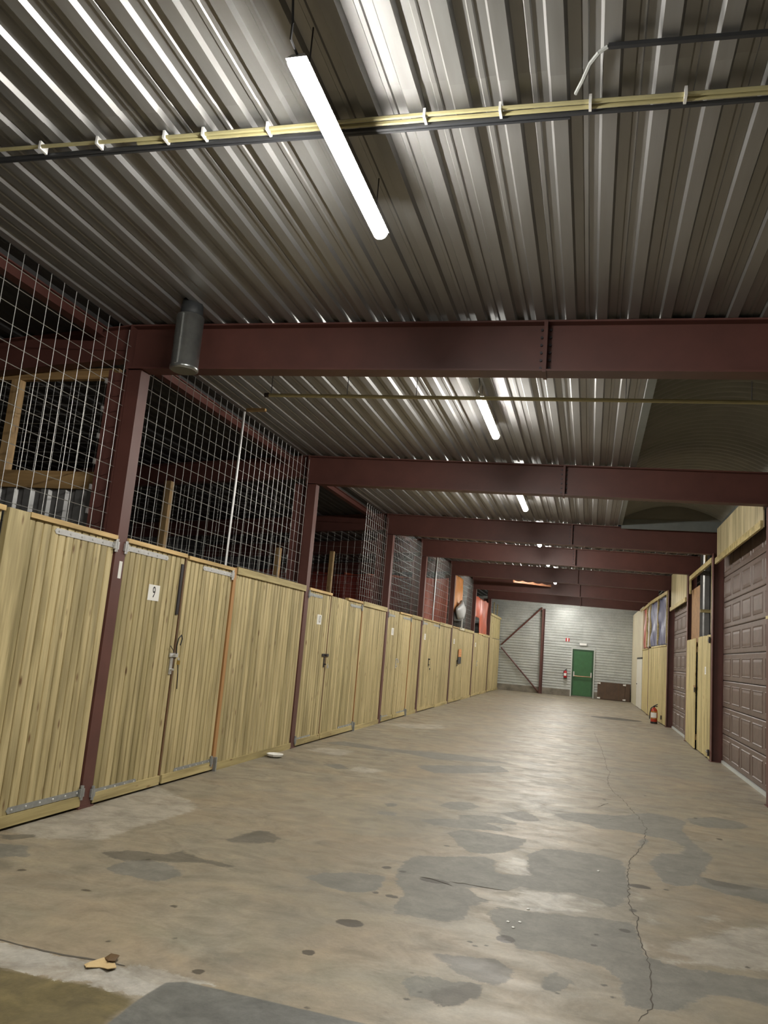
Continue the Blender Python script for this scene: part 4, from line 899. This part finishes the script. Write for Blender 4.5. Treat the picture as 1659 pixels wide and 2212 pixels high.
# ---------------------------------------------------------------- lamps
lamp_pos = [(-1.36, 3.58, 4.17), (-1.215, 8.56, 4.28), (-1.225, 13.38, 4.28), (-1.245, 17.95, 4.28), (-1.24, 21.85, 4.28), (-1.26, 27.2, 4.28), (-1.26, 31.4, 4.28), (-1.26, 36.8, 4.28), (-1.36, -1.2, 4.17)]
lamp_lab = ['large nearest tube lamp glaring under the roof deck', 'second tube lamp, just past the nearest beam', 'third tube lamp, past the second beam', 'fourth lamp, a bright dot past the third beam', 'fifth lamp, a bright dot past the fourth beam',
            'sixth lamp, a small dot past the fifth beam', 'seventh lamp hidden past the sixth beam', 'last lamp lighting the end wall', 'tube lamp behind the viewpoint']
def dome(hw, z0, hz, n=10):
    return [(hw*math.cos(math.pi*i/n), z0 - hz*math.sin(math.pi*i/n)) for i in range(n+1)]
def lamp_mesh():
    hl = 0.735; P = dome(0.047, 0.0, 0.05); n = len(P)
    di = MB().add([(x, -hl, z) for x, z in P]+[(x, hl, z) for x, z in P], [(i, i+1, i+1+n, i+n) for i in range(n-1)]+[tuple(range(n-1, -1, -1)), tuple(range(n, 2*n)), (0, n, 2*n-1, n-1)])
    ho = MB().add([(-0.05, -0.75, 0.001), (0.05, -0.75, 0.001), (0.05, 0.75, 0.001), (-0.05, 0.75, 0.001), (-0.03, -0.73, 0.035), (0.03, -0.73, 0.035), (0.03, 0.73, 0.035), (-0.03, 0.73, 0.035)],
                  [(3,2,1,0),(4,5,6,7),(0,1,5,4),(1,2,6,5),(2,3,7,6),(3,0,4,7)])
    return di.mesh('diffuser', True), ho.mesh('housing')
di_me, ho_me = lamp_mesh(); di_me.materials.append(M_emit); ho_me.materials.append(M_lens)
for (x, y, z), lb in zip(lamp_pos, lamp_lab):
    t = thing('tube_lamp', lb, 'lamp', (x, y, z))
    link('diffuser', di_me, None, t); link('housing', ho_me, None, t)
    for s in (-0.6, 0.6): lpart('suspension', MB().tube((0, s, 0.03), (0.0, s, zdeck(x)-z-0.001), 0.004, 6), M_bolt, t)
    lpart('cable', MB().path([(0, -0.72, 0.02), (-0.01, -0.80, 0.05), (0.01, -0.84, 0.09), (0, -0.86, zdeck(x)-z-0.007)], 0.006), M_black, t)
# ---------------------------------------------------------------- conduits under the roof
def along(f, x0, x1, n=24): return [f(x0+(x1-x0)*i/n) for i in range(n+1)]
zc = lambda x: zdeck(x) - 0.035
t = thing('cable_run', 'yellow conduits and black cables crossing the roof by the nearest lamp', 'conduit', (0, 3.6, 4.38))
part('conduit', MB().path(along(lambda x: (x, 3.60+0.006*math.sin(x*2.1), zc(x)), -4.5, 2.6), 0.012), M_yellow, t)
part('conduit', MB().path(along(lambda x: (x, 3.632, zc(x)-0.004), -2.7, 2.6), 0.012), M_yellow, t)
part('cable', MB().path(along(lambda x: (x, 3.672+0.004*math.sin(x*3), zc(x)-0.006), -4.5, 2.6), 0.014), M_cable, t)
part('cable', MB().path(along(lambda x: (x, 3.70, zc(x)-0.004), -4.5, -0.2), 0.012), M_cable, t)
for x in (-4.0, -3.35, -2.95, -2.5, -2.25, -1.85, -0.95, -0.55, -0.1, 0.35, 0.8, 1.3, 1.8): part('clip', MB().box(x-0.007, x+0.007, 3.582, 3.65, zc(x)-0.02, zc(x)+0.03), M_white, t)
t = thing('cable_run', 'dark conduit bending up to the roof right of the lamp', 'conduit', (0.4, 3.5, 4.4))
part('conduit', MB().path(along(lambda x: (x, 3.26+0.02*x, zdeck(x)-0.02), -0.02, 2.6, 10), 0.016), M_cable, t)
part('flexible_end', MB().path([(-0.02, 3.26, zdeck(0)-0.02), (-0.06, 3.29, zdeck(0)-0.02), (-0.10, 3.36, zdeck(0)-0.015), (-0.135, 3.46, zdeck(0)-0.02), (-0.17, 3.55, zdeck(0)-0.02)], 0.010), M_zincdull, t)
t = thing('hanging_pipe', 'straight cream pipe hung below the roof past the nearest beam', 'pipe', (-1, 7.6, 4.2))
zp = lambda x: 4.21
part('pipe', MB().tube((-3.48, 7.545, 4.21), (2.6, 7.79, 4.19), 0.02, 8), M_yellow, t)
part('end_cap', MB().tube((-3.53, 7.543, 4.21), (-3.48, 7.545, 4.21), 0.027, 8), M_bolt, t)
for x in (-3.46, -2.6, -1.85, 0.25, 1.4): 
    yq = 7.545+(x+3.48)*0.0403; part('hanger_wire', MB().tube((x, yq, 4.21), (x, yq, zdeck(x)-0.001), 0.004, 5), M_bolt, t)
# ---------------------------------------------------------------- hanging duct
dx, dy = -3.555, 5.88
t = thing('vent_duct', 'galvanised cylinder duct hanging from the roof before the nearest beam', 'duct', (dx, dy, 3.87))
prof = [(0.118, 0.0), (0.126, 0.004), (0.126, 0.03), (0.121, 0.035), (0.121, 0.5), (0.117, 0.505)]
part('cylinder', MB().lathe((dx, dy, 3.87), prof, 28), plain('galvanised_duct', (0.33, 0.34, 0.335), 0.30, 0.85, 0.15, 9, 0.6), t, True)
part('collar', MB().lathe((dx, dy+0.01, 4.375), [(0.10, 0.0), (0.10, 0.05), (0.09, 0.16)], 20), M_rubber, t, True)
part('seam', MB().box(dx-0.006, dx+0.006, dy-0.126, dy-0.118, 3.9, 4.36), M_zincdull, t)
part('bottom_lid', MB().lathe((dx, dy, 3.866), [(0.112, 0.0), (0.112, 0.006)], 24), M_darkgrey, t)
# ---------------------------------------------------------------- litter
t = thing('paper_scrap', 'tan folded paper scrap lying on the floor joint', 'paper', (-2.2, 3.62, 0.004))
pts = [(-2.288,3.60),(-2.275,3.624),(-2.238,3.685),(-2.181,3.691),(-2.128,3.625),(-2.147,3.581),(-2.205,3.608),(-2.254,3.565)]
n = len(pts)
part('sheet', MB().add([(x, y, 0.003+0.006*(i % 3)) for i, (x, y) in enumerate(pts)]+[(x, y, 0.006+0.006*(i % 3)) for i, (x, y) in enumerate(pts)], [tuple(range(n-1, -1, -1)), tuple(range(n, 2*n))]+[(i, (i+1) % n, n+(i+1) % n, n+i) for i in range(n)]), plain('tan_paper', (0.55, 0.40, 0.20), 0.7, 0, 0.1), t)
mb = MB(); L_ = [(-2.235,3.685),(-2.229,3.73),(-2.205,3.745),(-2.18,3.728),(-2.168,3.675),(-2.193,3.649)]; n = len(L_)
mb.add([(x, y, 0.014+0.006*(i % 2)) for i, (x, y) in enumerate(L_)]+[(x, y, 0.017+0.006*(i % 2)) for i, (x, y) in enumerate(L_)], [tuple(range(n-1, -1, -1)), tuple(range(n, 2*n))]+[(i, (i+1) % n, n+(i+1) % n, n+i) for i in range(n)])
single('dry_leaf', mb, plain('brown_leaf', (0.10, 0.055, 0.02), 0.7), 'brown dry leaf lying on the tan paper scrap', 'leaf', (-2.2, 3.69, 0.012))
mb = MB(); r = random.Random(4)
mb.lathe((-4.12, 10.42, 0.0), [(0.06, 0.0), (0.11, 0.02), (0.12, 0.045), (0.10, 0.05), (0.05, 0.03)], 9)
single('paper_scrap', mb, M_paper, 'crumpled white scrap at the foot of the board panel', 'litter', (-4.12, 10.42, 0))
CHIPS = [(-0.43,5.29),(-0.36,5.32),(-0.39,5.2),(0.13,6.88),(-0.33,5.61)]
for k, (x, y) in enumerate(CHIPS):
    rr = random.Random(k); single('white_chip', MB().lathe((x, y, 0), [(0.010, 0), (0.013, 0.003), (0.006, 0.007)], 5), M_paper, 'tiny white chip lying on the grey floor patches', 'litter', (x, y, 0), group='white chips on the floor')
